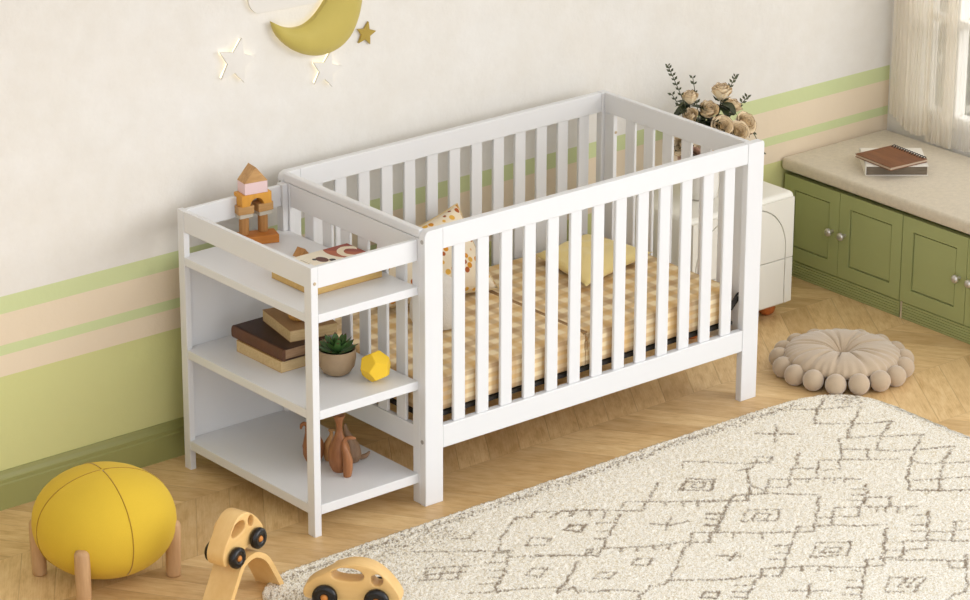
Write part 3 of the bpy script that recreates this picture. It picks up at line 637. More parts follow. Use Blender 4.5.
# ---------------------------------------------------------------- rug
def make_rug():
    step = .0052; x0, x1, y0 = -.755, 1.630, -1.75
    ex = [-.755, -.748, -.735, -.715, -.68, -.64, -.60, -.37, 0, .41, .81, 1.15, 1.32, 1.44, 1.51, 1.57, 1.605, 1.622, 1.630]
    ey = [-.235, -.205, -.185, -.165, -.140, -.124, -.116, -.110, -.109, -.108, -.105, -.106, -.110, -.121, -.141, -.178, -.222, -.270, -.33]
    nx = int((x1-x0)/step)+1; ny = int((-.105-y0)/step)+1
    xs = np.linspace(x0, x1, nx); yt = np.interp(xs, ex, ey)
    t = np.linspace(0, 1, ny)
    Xg = np.repeat(xs[:, None], ny, 1); Yg = y0+(yt[:, None]-y0)*t[None, :]
    Xg = Xg+rng.uniform(-.0012, .0012, Xg.shape); Yg = Yg+rng.uniform(-.0012, .0012, Yg.shape)
    pat = np.zeros_like(Xg)
    # the woven line pattern: polylines in mm on the rug
    drawn = [np.array([[float(v) for v in q.split(',')] for q in line.split()])/1000 for line in RUG.split(';')]
    # the pattern repeats towards the near edge of the rug
    for sh in ((-.72, -.50), (.02, -.98), (-1.25, -.62), (-.55, -1.05)):
        drawn += [q for q in (p+np.array(sh) for p in drawn[:157]) if (q[:, 1] < -.86-.816*q[:, 0]).all() and (q[:, 1] > -1.68).all() and (q[:, 0] > -.68).all()]
    for p in drawn:
        for a, b in zip(p, p[1:]):
            d = b-a; ln = np.hypot(*d)+1e-6
            i0 = max(int((min(a[0], b[0])-.03-x0)/step), 0); i1 = min(int((max(a[0], b[0])+.03-x0)/step)+1, nx)
            if i0 >= i1: continue
            X = Xg[i0:i1]; Y = Yg[i0:i1]
            s = np.clip(((X-a[0])*d[0]+(Y-a[1])*d[1])/ln**2, 0, 1)
            wob = .0025*np.sin(X*61+Y*47)+.0015*np.sin(X*143-Y*171)
            nxn, nyn = -d[1]/ln, d[0]/ln
            dist = np.hypot(X-a[0]-s*d[0]+wob*nxn, Y-a[1]-s*d[1]+wob*nyn)
            v = np.clip((.0062-dist)/.0025, 0, 1)*(rng.random(X.shape) < .74)
            pat[i0:i1] = np.maximum(pat[i0:i1], v*rng.uniform(.55, 1.0, X.shape))
    # dark flecked border along the back edge
    de = yt[:, None]-Yg
    n1 = .5+.5*np.sin(Xg*37+np.sin(Yg*90)*2)*np.sin(Xg*13+Yg*55)
    lv = np.where(Xg < 1.42, np.clip(1-np.abs(de-.034)/.030, 0, 1)*np.clip(.30+.75*n1, 0, 1), 0)
    lv = np.maximum(lv, np.clip(1-np.hypot(Xg-1.56, (Yg+.215)*1.0)/.07, 0, 1)*.8)
    lv = np.maximum(lv, np.where(Xg < -.05, np.clip(1-np.abs(de-.10-.03*np.sin(Xg*9))/.07, 0, 1)*.42*np.clip(.4+n1, 0, 1), 0))
    lv = np.maximum(lv, np.where((Xg < -.12) & (de < .30), .10, 0))
    pat = np.maximum(pat, (rng.random(Xg.shape) < lv*.75)*rng.uniform(.45, .95, Xg.shape))
    Z = .0125+rng.uniform(-.0022, .0022, Xg.shape)-.0015*pat
    top = np.stack([Xg, Yg, Z], -1).reshape(-1, 3)
    idx = np.arange(nx*ny).reshape(nx, ny)
    quads = np.stack([idx[:-1, :-1], idx[1:, :-1], idx[1:, 1:], idx[:-1, 1:]], -1).reshape(-1, 4)
    loop = np.concatenate([idx[:-1, 0], idx[-1, :-1], idx[::-1, -1][:-1], idx[0, ::-1][:-1]])
    low = top[loop].copy(); low[:, 2] = .0005; base = len(top); m = len(loop)
    li = base+np.arange(m); nl = np.roll(li, -1); nt = np.roll(loop, -1)
    side = np.stack([li, nl, nt, loop], -1)
    V = np.concatenate([top, low]); Fq = np.concatenate([quads, side])
    me = bpy.data.meshes.new('rug'); me.vertices.add(len(V)); me.vertices.foreach_set('co', V.astype(np.float32).ravel())
    me.loops.add(len(Fq)*4); me.loops.foreach_set('vertex_index', Fq.astype(np.int32).ravel())
    me.polygons.add(len(Fq)); me.polygons.foreach_set('loop_start', np.arange(0, len(Fq)*4, 4, dtype=np.int32)); me.polygons.foreach_set('loop_total', np.full(len(Fq), 4, dtype=np.int32))
    me.update(calc_edges=True)
    at = me.attributes.new('pattern', 'FLOAT', 'POINT'); at.data.foreach_set('value', np.concatenate([pat.ravel(), pat.reshape(-1)[loop]]).astype(np.float32))
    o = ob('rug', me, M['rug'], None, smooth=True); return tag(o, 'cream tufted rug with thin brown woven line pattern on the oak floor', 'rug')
make_rug()
# ---------------------------------------------------------------- yellow pouf
PC = (-.998, .209); pf = thing('pouf', 'round mustard yellow fabric pouf stool on four pale wooden legs', 'stool', (PC[0], PC[1], 0))
def ell(th, ph, r=1.0, a=.205, c=.156, zc=.172):
    # slightly squarish ellipsoid: theta polar from top, phi around
    st, ct = math.sin(th), math.cos(th)
    return Vector((PC[0]+a*r*st*math.cos(ph), PC[1]+a*r*st*math.sin(ph), zc+c*r*(abs(ct)**.92)*(1 if ct >= 0 else -1)))
bm = B(); nU, nV = 48, 24; rows = []
SE = [math.radians(d) for d in (-100, -10, 80, 170)]
for j in range(nV+1):
    th = PI*j/nV
    if j in (0, nV): rows.append([bm.verts.new(ell(th, 0))]); continue
    rows.append([bm.verts.new(ell(th, 2*PI*i/nU)) for i in range(nU)])
for j in range(nV):
    a, b = rows[j], rows[j+1]
    for i in range(nU):
        k = (i+1) % nU
        if len(a) == 1: bm.faces.new((a[0], b[i], b[k]))
        elif len(b) == 1: bm.faces.new((a[i], b[0], a[k]))
        else: bm.faces.new((a[i], b[i], b[k], a[k]))
cv = ob('fabric_cover', bm, M['yellow_fab'], pf, smooth=True)
for s in SE: ob('seam', tube(B(), [ell(.02+PI*.72*i/30, s, 1.0005) for i in range(31)], .0017, 6), M['seam'], cv, smooth=True)
for sx, sy in ((-.158, -.128), (-.143, .127), (.148, -.122), (.145, .135)):
    top = Vector((PC[0]+sx*1.015, PC[1]+sy*1.015, .172)); bot = Vector((PC[0]+sx, PC[1]+sy, 0)); ax = top-bot
    prof = [(0, .0175), (.01, .0205), (.05, .0215), (.6, .0225), (.93, .0215), (.975, .0175), (1.0, .009)]
    ob('leg', tube(B(), [bot+ax*t for t, r in prof], [r for t, r in prof], 18), M['oak'], pf, smooth=True, auto=60)
# ---------------------------------------------------------------- ruffled round cushion with ball fringe
DC = (1.734, -.018); dc = thing('round_cushion', 'beige velvet round floor cushion edged with stuffed balls on the oak floor', 'cushion', (DC[0], DC[1], 0))
bm = B(); nU, nV = 160, 30; g = []; r_ = random.Random(5); fold = [(r_.uniform(0, 2*PI), r_.uniform(.5, 1)) for _ in range(15)]
fa = sorted((2*PI*i/13+r_.uniform(-.2, .2), r_.choice((.35, .5, .8, 1.0, 1.1))) for i in range(13))
for j in range(nV):
    v = 2*PI*j/nV; row = []
    for i in range(nU):
        u = 2*PI*i/nU
        dep = 0
        for f, s in fa:
            d = abs((u-f+PI) % (2*PI)-PI); dep = max(dep, s*math.exp(-(d/.05)**2))
        inner = .5-.5*math.cos(v)                       # 1 at the hole, 0 outside
        ruff = .0045*math.sin(u*38+3*math.sin(u*5))*max(0, .5+.5*math.cos(v))*.9
        R = .103; rx, rz = .088, .037
        rr = R+rx*math.cos(v)+ruff-.003*dep; z = .058+rz*math.sin(v)*(1 if math.sin(v) > 0 else .92)
        if math.sin(v) > -.2: z -= dep*(.003+.020*max(0, inner-.15)*max(0, math.sin(v)))+.016*max(0, inner-.75)*max(0, math.sin(v)+.2)*2
        if math.cos(v) < 0: rr = max(rr, .006)
        row.append(bm.verts.new((DC[0]+rr*math.cos(u), DC[1]+rr*math.sin(u), max(z, .006))))
    g.append(row)
for j in range(nV):
    for i in range(nU): bm.faces.new((g[j][i], g[j][(i+1) % nU], g[(j+1) % nV][(i+1) % nU], g[(j+1) % nV][i]))
ob('pleated_ring', bm, M['beige_fab'], dc, smooth=True)
ball = None
for i in range(17):
    a = 2*PI*(i+.35)/17; p = (.205*math.cos(a), .205*math.sin(a), .0358+.002*math.sin(i*2.3))
    if ball is None: ball = ob('ball', sphere(B(), (0, 0, 0), .0350, 28, 18), M['beige_fab'], dc, smooth=True, world=False)
    else: ball = ball.copy(); C.objects.link(ball)
    ball.location = p
# ---------------------------------------------------------------- wooden toy cars and bridge
def toy_car(label, loc, xdir, zdir, sc, zs, rw):
    xd = Vector(xdir).normalized(); zd = Vector(zdir); zd = (zd-xd*zd.dot(xd)).normalized(); yd = zd.cross(xd)
    t = thing('toy_car', label, 'toy car', (0, 0, 0)); t.matrix_world = Matrix.Translation(loc) @ Matrix((xd, yd, zd)).transposed().to_4x4()
    out = [(-.146, .026), (-.151, .042), (-.144, .064), (-.121, .085), (-.089, .103), (-.058, .123), (-.027, .138), (.006, .1455), (.040, .1435), (.070, .134), (.097, .116), (.120, .093), (.138, .069), (.149, .047), (.148, .030)]
    out = [tuple(p[:2]) for p in smoothpath([(x, z, 0) for x, z in out], 4)]+[(.136, .022), (-.134, .022)]
    w1 = arc(-.010, .107, .048, 0, 360, 26, .0235)[:-1]; w1 = [(x-.006*(1 if x < -.012 else 0), z if z > .092 else .092-(.092-z)*.5) for x, z in w1]
    w2 = arc(.078, .098, .019, 0, 360, 22, .0195)[:-1]
    sc3 = lambda lp: [(x*sc, z*zs) for x, z in lp]
    wd = .060 if sc < .9 else .056
    me = curve_solid('car_body', [sc3(out), sc3(w1)[::-1], sc3(w2)[::-1]], wd, .004, 3)
    ob('body', me, M['toy'], t, smooth=True, world=False, auto=45)
    for x in (-.080*sc, .080*sc):
        for s in (-1, 1):
            bm = lathe(B(), [(.35*rw, -.010), (.8*rw, -.0115), (rw, -.006), (rw*1.02, 0), (rw, .006), (.8*rw, .0115), (.35*rw, .010), (.30*rw, .006), (.30*rw, -.006), (.35*rw, -.010)], 28)
            bmesh.ops.transform(bm, matrix=Matrix.Rotation(PI/2, 4, 'X'), verts=bm.verts)
            wl = ob('wheel', bm, M['tyre'], t, smooth=True, world=False, loc=(x, s*(wd/2+.0125), rw+.0003)); wl.location = (x, s*(wd/2+.0125), rw+.0003)
            h = lathe(B(), [(0, -.013), (.22*rw, -.012), (.30*rw, -.008), (.30*rw, .008), (.22*rw, .012), (0, .013)], 16); bmesh.ops.transform(h, matrix=Matrix.Rotation(PI/2, 4, 'X'), verts=h.verts)
            ob('hub', h, M['block_orange'], wl, smooth=True, world=False)
    return t
toy_car('larger wooden toy car with black wheels standing on the cream rug', (-.585, -.412, .0145), (.644, -.763, 0), (0, 0, 1), .92, .94, .0355)
e1 = Vector((.958, .286, 0)); e2 = Vector((-.286, .958, 0)); A0 = Vector((-.663, -.178, 0))
out = [(.016, 0), (.004, .026), (-.018, .064), (-.055, .121), (-.097, .151), (-.128, .157), (-.155, .152), (-.180, .137), (-.207, .095), (-.234, .050), (-.250, .022), (-.262, 0)]
so_ = [p for p in smoothpath([(x, z, 0) for x, z in out], 5)]
inn = []
for i, p in enumerate(so_):
    a, b = so_[max(i-1, 0)], so_[min(i+1, len(so_)-1)]; t = (b-a).normalized(); q = p+Vector((t.y*-1, t.x, 0))*.016; inn.append(q)
inn = [q for q in inn if q.y > -.001]; inn[0].y = 0; inn[-1].y = 0
poly = [(p.x, max(p.y, 0)) for p in so_]+[(q.x, max(q.y, 0)) for q in reversed(inn)]
br = thing('toy_bridge', 'arched maple toy bridge with a small wooden car riding over its top', 'toy bridge', A0, math.atan2(e1.y, e1.x))
me = prism(B(), poly, 1, 0.0, .092); bmesh.ops.bevel(me, geom=[e for e in me.edges if len(e.link_faces) == 2 and e.calc_face_angle(0) > .6], offset=.0018, segments=2, affect='EDGES')
ob('arch', me, M['toy'], br, smooth=True, world=False, auto=40)
br.location.z = .0005
p1 = A0+e1*-.182+Vector((0, 0, .128)); p2 = A0+e1*-.088+Vector((0, 0, .151)); xd = (p2-p1).normalized()
nz = Vector((0, 0, 1)); nz = (nz-xd*nz.dot(xd)).normalized()
toy_car('smaller wooden toy car with black wheels perched on the arched toy bridge', (p1+p2)/2+e2*.046+nz*.0125, tuple(xd), (0, 0, 1), .62, .90, .0305)
# ---------------------------------------------------------------- building blocks on the tray
TZ = .6930
def blk(label, bm, mat, cen, rz, loc_z): return tag(ob('toy_block', bm, mat, None, world=False, loc=(cen[0], cen[1], loc_z), rot=(0, 0, rz)), label, 'toy block', 'wooden blocks on the changing tray')
rz = math.radians(-8); u = Vector((math.cos(rz), math.sin(rz), 0)); PLc = Vector((-.170, .662, 0)); PRc = PLc+u*.064; mid = (PLc+PRc)/2
b = lambda sx, sy, h: box(B(), -sx/2, -sy/2, 0, sx/2, sy/2, h, bev=.0012)
cyl = lambda r, h: lathe(B(), [(0, 0), (r-.001, 0), (r, .001), (r, h-.001), (r-.001, h), (0, h)], 20)
z = TZ
blk('long orange block lying flat at the foot of the block tower', b(.125, .060, .026), M['block_orange'], mid+u*.002+Vector((0, -.012, 0)), math.radians(-20), z); z += .0263
blk('upright round brown pillar, left leg of the block tower', cyl(.0155, .056), M['block_oak'], PLc, rz, z); blk('upright round brown pillar, right leg of the block tower', cyl(.0155, .056), M['block_oak'], PRc, rz, z); z += .0563
blk('thin grey block under the left brown cube of the tower', b(.046, .040, .012), M['block_grey'], PLc, rz, z); blk('thin grey block under the right brown cube of the tower', b(.046, .040, .012), M['block_grey'], PRc, rz+.1, z); z += .0123
blk('short brown block carrying the left end of the amber arch', b(.052, .042, .026), M['block_top'], PLc, rz-.06, z); blk('short brown block carrying the right end of the amber arch', b(.052, .042, .026), M['block_top'], PRc, rz+.08, z); z += .0263
ap = [(-.050, 0), (-.024, 0)]+arc(0, 0, .024, 180, 0, 12)[1:-1]+[(.024, 0), (.050, 0), (.050, .036), (-.050, .036)]
blk('amber arch block bridging the two legs of the tower', prism(B(), ap, 1, -.027, .027, bev=.001), M['block_yellow'], mid, rz, z); z += .0363
blk('pale pink block on top of the amber arch', b(.076, .052, .036), M['block_pink'], mid, rz-.03, z); z += .0363
blk('wooden gable roof block on top of the block tower', prism(B(), [(-.039, 0), (.039, 0), (0, .047)], 1, -.026, .026, bev=.0008), M['block_top'], mid, rz-.03, z)
tag(ob('toy_block', prism(B(), [(-.021, 0), (.021, 0), (0, .024)], 1, -.017, .017, bev=.0008), M['block_oak'], None, world=False, loc=(-.104, .462, TZ), rot=(0, 0, .15)), 'small brown triangular block lying alone on the tray beside the picture book', 'toy block', 'wooden blocks on the changing tray')
# ---------------------------------------------------------------- books
def book(name, label, x0, y0, x1, y1, z0, t, cover, pages, rz=0, ct=.0025, spine=None, inset=.004, spine_mat=None, roundspine=False, top=None):
    cx, cy = (x0+x1)/2, (y0+y1)/2; sx, sy = x1-x0, y1-y0
    th = thing(name, label, 'book', (cx, cy, z0), rz, None)
    bm = B(); box(bm, -sx/2, -sy/2, 0, sx/2, sy/2, ct, bev=.0005, seg=1)
    if top is None: box(bm, -sx/2, -sy/2, t-ct, sx/2, sy/2, t, bev=.0005, seg=1)
    ob('cover', bm, cover, th, world=False)
    if top is not None: ob('front_cover', box(B(), -sx/2, -sy/2, t-ct, sx/2, sy/2, t, bev=.0005, seg=1), top, th, world=False)
    ob('page_block', box(B(), -sx/2+inset, -sy/2+inset, ct+.0001, sx/2-inset, sy/2-inset, t-ct-.0001), pages, th, world=False)
    if roundspine:
        bm = B(); prism(bm, [(-sx/2+.004, 0)]+[(-sx/2-.002-.006*math.sin(a), t/2-t/2*math.cos(a)) for a in [PI*i/12 for i in range(13)]]+[(-sx/2+.004, t)], 1, -sy/2, sy/2)
        ob('spine', bm, spine_mat or cover, th, smooth=True, world=False, auto=50)
        r2 = random.Random(2); bm = B()
        for i in range(9): yy = -sy/2+.02+(sy-.04)*i/8; box(bm, -sx/2-.0092, yy-.004, t*.22, -sx/2-.006, yy+.004, t*.78, bev=.0005, seg=1)
    return th
book('book', 'gold-edged book under the picture book on the changing tray', -.288, .163, -.030, .362, TZ, .0225, M['kraft'], M['gold_pages'], ct=.0015, inset=.001)
book('picture_book', 'cream picture book with a red-brown arch on its cover lying on the changing tray', -.272, .158, -.012, .358, TZ+.0228, .024, M['nb_white'], M['pages'], ct=.0018, inset=.003, top=M['picture'])
MZ = .3955
book('book', 'thick kraft-coloured book at the bottom of the pile on the middle shelf', -.277, .338, -.120, .566, MZ, .036, M['kraft'], M['pages'], ct=.0012, inset=.0008)
book('leather_book', 'dark brown leather book in the middle of the pile on the shelf', -.268, .332, -.105, .592, MZ+.0363, .038, M['leather'], M['dark_pages'], ct=.003, inset=.006, roundspine=True, spine_mat=M['leather_spine'])
WX, WY, WX2, WY2 = -.201, .349, -.046, .552
bk = book('book', 'tan woven-covered book turned askew on top of the shelf pile', WX, WY, WX2, WY2, MZ+.0746, .036, M['woven'], M['pages'], rz=math.radians(-12), ct=.0015, inset=.001)
bm = B(); n = 84; prof = [(0, 0), (.022, 0), (.031, .006), (.034, .014), (.031, .022), (.022, .028), (.012, .029), (0, .026)]; rings = []
for r, zz in prof:
    rings.append([bm.verts.new((r*(1+(.05 if i % 3 == 0 else -.03))*math.cos(2*PI*i/n), r*(1+(.05 if i % 3 == 0 else -.03))*math.sin(2*PI*i/n), zz)) for i in range(n)] if r else [bm.verts.new((0, 0, zz))])
for a_, b_ in zip(rings, rings[1:]):
    for i in range(n):
        j = (i+1) % n
        if len(a_) == 1: bm.faces.new((a_[0], b_[j], b_[i]))
        elif len(b_) == 1: bm.faces.new((a_[i], a_[j], b_[0]))
        else: bm.faces.new((a_[i], a_[j], b_[j], b_[i]))
tag(ob('ribbed_box', bm, M['amber'], None, world=False, loc=(-.138, .430, MZ+.111)), 'small round ribbed amber box sitting on the woven book', 'box')
# ---------------------------------------------------------------- succulent and yellow solid
pp = (-.150, .232, MZ)
pt = thing('plant_pot', 'rounded taupe stoneware pot holding a green succulent on the middle shelf', 'pot', pp)
ob('bowl', lathe(B(), [(0, 0), (.026, 0), (.040, .008), (.053, .028), (.0575, .052), (.0575, .080), (.0555, .0815), (.0535, .080), (.0525, .062), (0, .060)], 36), M['pot'], pt, smooth=True, world=False, auto=50)
ob('soil', lathe(B(), [(0, .0635), (.04, .0645), (.0522, .0632)], 24), M['soil'], pt, world=False)
su = thing('succulent', 'green rosette succulent with pointed leaves growing in the taupe pot', 'plant', (pp[0], pp[1], MZ+.0645))
def succ_leaf(length, width, tilt, az, base_r, z0):
    bm = B(); n = 10; rows = []
    for i in range(n+1):
        t = i/n; wdt = width*(math.sin(PI*min(t*.62+.12, 1))**.8)*(1-t**5); th_ = .007*(1-t*.75)
        x = base_r+length*t*math.cos(tilt)-0; z = z0+length*(t*math.sin(tilt)+.12*t*t)
        rows.append([bm.verts.new(q) for q in ((x, -wdt/2, z+.003*(1-t)), (x, 0, z-th_*.6), (x, wdt/2, z+.003*(1-t)), (x, 0, z+th_*.5))])
    for a_, b_ in zip(rows, rows[1:]):
        for k in range(4): bm.faces.new((a_[k], a_[(k+1) % 4], b_[(k+1) % 4], b_[k])).material_index = 0
    bm.faces.new(rows[0]); bm.faces.new(rows[-1][::-1])
    for f in bm.faces:
        if f.calc_center_median().length > 0 and all(v in sum(rows[-2:], []) for v in f.verts): f.material_index = 1
    bmesh.ops.transform(bm, matrix=Matrix.Rotation(az, 4, 'Z'), verts=bm.verts); return bm
for ring, (cnt, ln, wd, tl, br_, z0, off) in enumerate(((10, .058, .027, .36, .010, .002, 0), (8, .052, .025, .78, .008, .008, .3), (6, .044, .021, 1.12, .006, .012, .1), (3, .032, .015, 1.38, .002, .016, .5))):
    for i in range(cnt): ob('leaf', succ_leaf(ln, wd, tl, 2*PI*(i+off)/cnt, br_, z0), [M['succ'], M['succ_tip']], su, smooth=True, world=False, auto=60)
bm = B(); phi = (1+5**.5)/2
pts = [(x, y, z) for x in (-1, 1) for y in (-1, 1) for z in (-1, 1)]
for a_ in (-1, 1):
    for c_ in (-1, 1): pts += [(0, a_/phi, c_*phi), (a_/phi, c_*phi, 0), (a_*phi, 0, c_/phi)]
for p in pts: bm.verts.new(Vector(p).normalized()*.0495)
bmesh.ops.convex_hull(bm, input=bm.verts); bmesh.ops.dissolve_limit(bm, angle_limit=.02, verts=bm.verts, edges=bm.edges)
mx = Euler((math.radians(31.7), .25, math.radians(40))).to_matrix().to_4x4(); bmesh.ops.transform(bm, matrix=mx, verts=bm.verts)
zmin = min(v.co.z for v in bm.verts); bmesh.ops.bevel(bm, geom=list(bm.edges), offset=.0012, segments=2, affect='EDGES')
tag(ob('faceted_ball', bm, M['poly'], None, world=False, loc=(-.097, .113, MZ-zmin)), 'bright yellow faceted wooden ball at the front of the middle shelf', 'toy')
# ---------------------------------------------------------------- carved wooden birds on the bottom shelf
BZ = .0982
def bird(label, loc, path, rad, mat, wing=None):
    t = thing('wooden_bird', label, 'figurine', (loc[0], loc[1], BZ))
    p = smoothpath([(x, y, z) for x, y, z in path], 5); k = len(path)-1
    rr = [float(np.interp(i/5, range(k+1), rad)) for i in range(len(p))]
    ob('body', tube(B(), p, rr, 22), mat, t, smooth=True, world=False, auto=70); return t
V = lambda d, x: (d[0]*x, d[1]*x)
rt = (.77, -.636)   # screen-right on the floor
bird('tall reddish wooden bird figure with a flared trumpet-shaped head on the bottom shelf', (-.172, .197), [(0, 0, 0), (0, 0, .004), (0, 0, .022), (0, 0, .048), (0, 0, .074), (0, 0, .096), (0, 0, .114), (.001, 0, .132), (.001, 0, .148), (.001, 0, .162), (.001, 0, .178), (.001, 0, .180)], [.015, .021, .030, .0345, .032, .0240, .0150, .0100, .0095, .0120, .0185, .0150], M['walnut'])
t = bird('slim reddish wooden bird with a bent neck standing close beside the tall trumpet-headed one', (-.179, .149), [(0, 0, 0), (0, 0, .004), (.001, -.001, .025), (.001, -.001, .052), (-.003, .002, .078), (-.008, .006, .102), (-.005, .004, .118), (.004, -.003, .125), (.014, -.011, .125), (.021, -.017, .123)], [.009, .012, .0148, .0152, .0125, .0075, .0060, .0060, .005, .002], M['walnut'])
t = bird('reddish wooden bird with a drooping hooked neck behind the front shelf leg', (-.192, .300), [(0, 0, 0), (0, 0, .004), (0, 0, .026), (0, 0, .056), (-.004, .003, .082), (-.009, .007, .102), (-.013, .010, .118), (-.020, .016, .125), (-.026, .021, .120), (-.028, .023, .108)], [.015, .021, .031, .033, .024, .0125, .0070, .0060, .0055, .003], M['walnut'])
bird('pale tan wooden bird with a small trumpet head half hidden behind the tall one', (-.147, .281), [(0, 0, 0), (0, 0, .004), (0, 0, .024), (0, 0, .046), (.002, -.002, .064), (.006, -.004, .080), (.006, -.004, .090), (.006, -.004, .098), (.006, -.004, .099)], [.010, .014, .019, .018, .012, .0065, .0055, .0100, .008], M['tan_wood'])
t = bird('grey-brown wooden bird with a short upturned tail at the right end of the flock', (-.098, .232), [(0, 0, 0), (0, 0, .004), (0, 0, .022), (-.002, .002, .046), (-.007, .006, .072), (-.012, .010, .094), (-.015, .012, .112), (-.014, .012, .122)], [.016, .022, .029, .027, .017, .009, .006, .003], M['walnut_grey'])
ob('tail', tube(B(), smoothpath([(.018, -.015, .012), (.032, -.026, .018), (.042, -.034, .032)], 4), [.008, .008, .0078, .0075, .007, .006, .005, .004, .002], 10), M['walnut_grey'], t, smooth=True, world=False)
# ---------------------------------------------------------------- vase of roses
VC = Vector((1.672, .605, .4525))
va = thing('vase', 'white ceramic vase of dried roses standing on the cream nightstand', 'vase', VC)
ob('vessel', lathe(B(), [(0, 0), (.045, 0), (.052, .006), (.056, .05), (.054, .10), (.050, .125), (.052, .132), (.049, .134), (.047, .125), (.050, .05), (.046, .01), (0, .008)], 36), M['vase'], va, smooth=True, world=False, auto=60)
def rose(label, head, up, r, closed=.5, mat='petal', leaves=0):
    r *= 1.15; leaves += 3; closed = max(closed, .22)
    up = Vector(up).normalized(); head = Vector(head); t = thing('rose', label, 'flower', head, 0, 'dried roses in the white vase')
    q = up.to_track_quat('Z', 'Y').to_matrix().to_4x4(); bm = B(); lay = bm.verts.layers.float.new('edge'); rr = random.Random(int(head.x*1000)+int(head.z*777)); k = 0
    for ring, (cnt, rad, h, flare) in enumerate(((3, .16, .92, .02), (3, .32, 1.0, .08), (4, .52, 1.02, .16), (5, .72, .95, .30), (5, .90, .80, .46))):
        for i in range(cnt):
            a0 = 2*PI*i/cnt+ring*.7+rr.uniform(-.15, .15); span = 2*PI/cnt*.78; nu, nv = 8, 7; G = []; pk = rr.uniform(.88, 1.1); ph_ = rr.uniform(0, 6)
            fl = flare*(1-closed*.75); rw = rad*(1-closed*.25)
            for j in range(nv+1):
                v = j/nv; row = []
                for i2 in range(nu+1):
                    uu = i2/nu*2-1; a = a0+uu*span*(.35+.65*min(1, v*1.6))*.9
                    hh = h*(v*(1-.18*uu*uu*v)); R = rw*(.25+.75*math.sin(min(v*1.35, 1)*PI/2))*r + r*fl*v**3 + r*.05*uu*uu*v
                    zz = r*1.5*hh-r*fl*.5*v**4
                    R *= pk; zz += r*.09*math.sin(uu*4+ph_)*v; vert = bm.verts.new(q @ Vector((R*math.cos(a), R*math.sin(a), zz-r*.75))); vert[lay] = max(v**3, abs(uu)**6*v)*(.97+.06*rr.random()); row.append(vert)
                G.append(row)
            for j in range(nv):
                for i2 in range(nu): bm.faces.new((G[j][i2], G[j][i2+1], G[j+1][i2+1], G[j+1][i2]))
    me = bpy.data.meshes.new('petals'); bm.to_mesh(me); bm.free()
    ob('petals', me, M[mat], t, smooth=True, world=False)
    base = head-up*r*.8; mouth = VC+Vector(((head.x-VC.x)*.12, (head.y-VC.y)*.12, .10))
    mid = (base+mouth)/2+Vector((0, 0, .02)) - up*.02
    st = smoothpath([base, base-up*.02, mid, mouth], 5)
    ob('stem', tube(B(), [p-head for p in st], .0026, 7), M['stem'], t, smooth=True, world=False)
    bm = B()
    for i in range(5):
        a = 2*PI*i/5; d = q.to_3x3() @ Vector((math.cos(a), math.sin(a), -.3)); s_ = q.to_3x3() @ Vector((-math.sin(a), math.cos(a), 0)); o_ = -up*r*.78
        vs = [bm.verts.new(o_+d*r*x+s_*r*y+up*r*zz) for x, y, zz in ((.1, -.12, 0), (.1, .12, 0), (.55, .16, .22), (.8, 0, .55), (.55, -.16, .22))]; bm.faces.new(vs)
    ob('calyx', bm, M['leaf'], t, world=False)
    if leaves:
        bm = B()
        for i in range(leaves):
            a = rr.uniform(0, 2*PI); c0 = base-head-up*rr.uniform(.004, .03); d = Vector((math.cos(a), math.sin(a)*.8, rr.uniform(-.5, .3))).normalized(); s_ = d.cross(Vector((0, 0, 1))).normalized(); ln = rr.uniform(.05, .075); n2 = s_.cross(d)
            pr2 = [(0, .1), (.25, .75), (.5, 1), (.75, .7), (1, .05)]; L_, R_ = [], []
            mid_ = []
            for tt, ww in pr2: L_.append(bm.verts.new(c0+d*ln*tt+s_*ln*.3*ww+n2*.006*ww-n2*ln*.25*tt*tt)); mid_.append(bm.verts.new(c0+d*ln*tt-n2*ln*.25*tt*tt)); R_.append(bm.verts.new(c0+d*ln*tt-s_*ln*.3*ww+n2*.006*ww-n2*ln*.25*tt*tt))
            for j in range(4): bm.faces.new((L_[j], mid_[j], mid_[j+1], L_[j+1])); bm.faces.new((mid_[j], R_[j], R_[j+1], mid_[j+1]))
        ob('leaf', bm, M['leaf'], t, smooth=True, world=False)
    return t
toC = (-.55, -.65, .55)
rose('half-open beige rose standing tallest at the left of the bouquet', (1.620, .62, .808), (-.06, -.05, 1), .026, .85, leaves=3)
rose('largest beige rose standing upright at the top right of the bouquet', (1.763, .62, .800), (.04, -.05, 1), .033, .75, leaves=4)
rose('tan rose in profile low at the left edge of the bouquet', (1.606, .60, .752), (-.5, -.2, .6), .025, .7, leaves=4)
rose('broad-petalled tan rose at the centre left of the bouquet', (1.684, .60, .755), (-.2, -.5, .75), .034, .85, leaves=4)
rose('beige rose facing the viewer just above the crib end rail', (1.718, .565, .702), (-.35, -.75, .6), .027, .05, leaves=3)
rose('open cream rose beside the front corner of the crib end rail', (1.792, .565, .668), (-.25, -.8, .55), .0265, .0, leaves=4)
rose('open beige rose low on the right side of the bouquet', (1.852, .59, .680), (.1, -.8, .6), .028, .05, leaves=4)
rose('shaded brownish rose tucked at the upper right of the bouquet', (1.822, .63, .735), (.3, -.2, .9), .029, .4, leaves=5)
rose('beige rose hanging at the far right edge of the bouquet', (1.885, .62, .668), (.7, -.5, .4), .028, .1, leaves=4)
rose('beige rose seen between the end slats of the crib', (1.652, .57, .625), (-.5, -.7, .3), .030, .1, leaves=4)
rose('drooping tan rose at the left, glimpsed through the crib end slats', (1.563, .60, .660), (-.9, -.3, .2), .026, .2, leaves=3)
rose('dusty pink rose glimpsed through the crib end slats', (1.590, .575, .618), (-.7, -.6, 0), .029, .1, 'rose_pink', leaves=3)
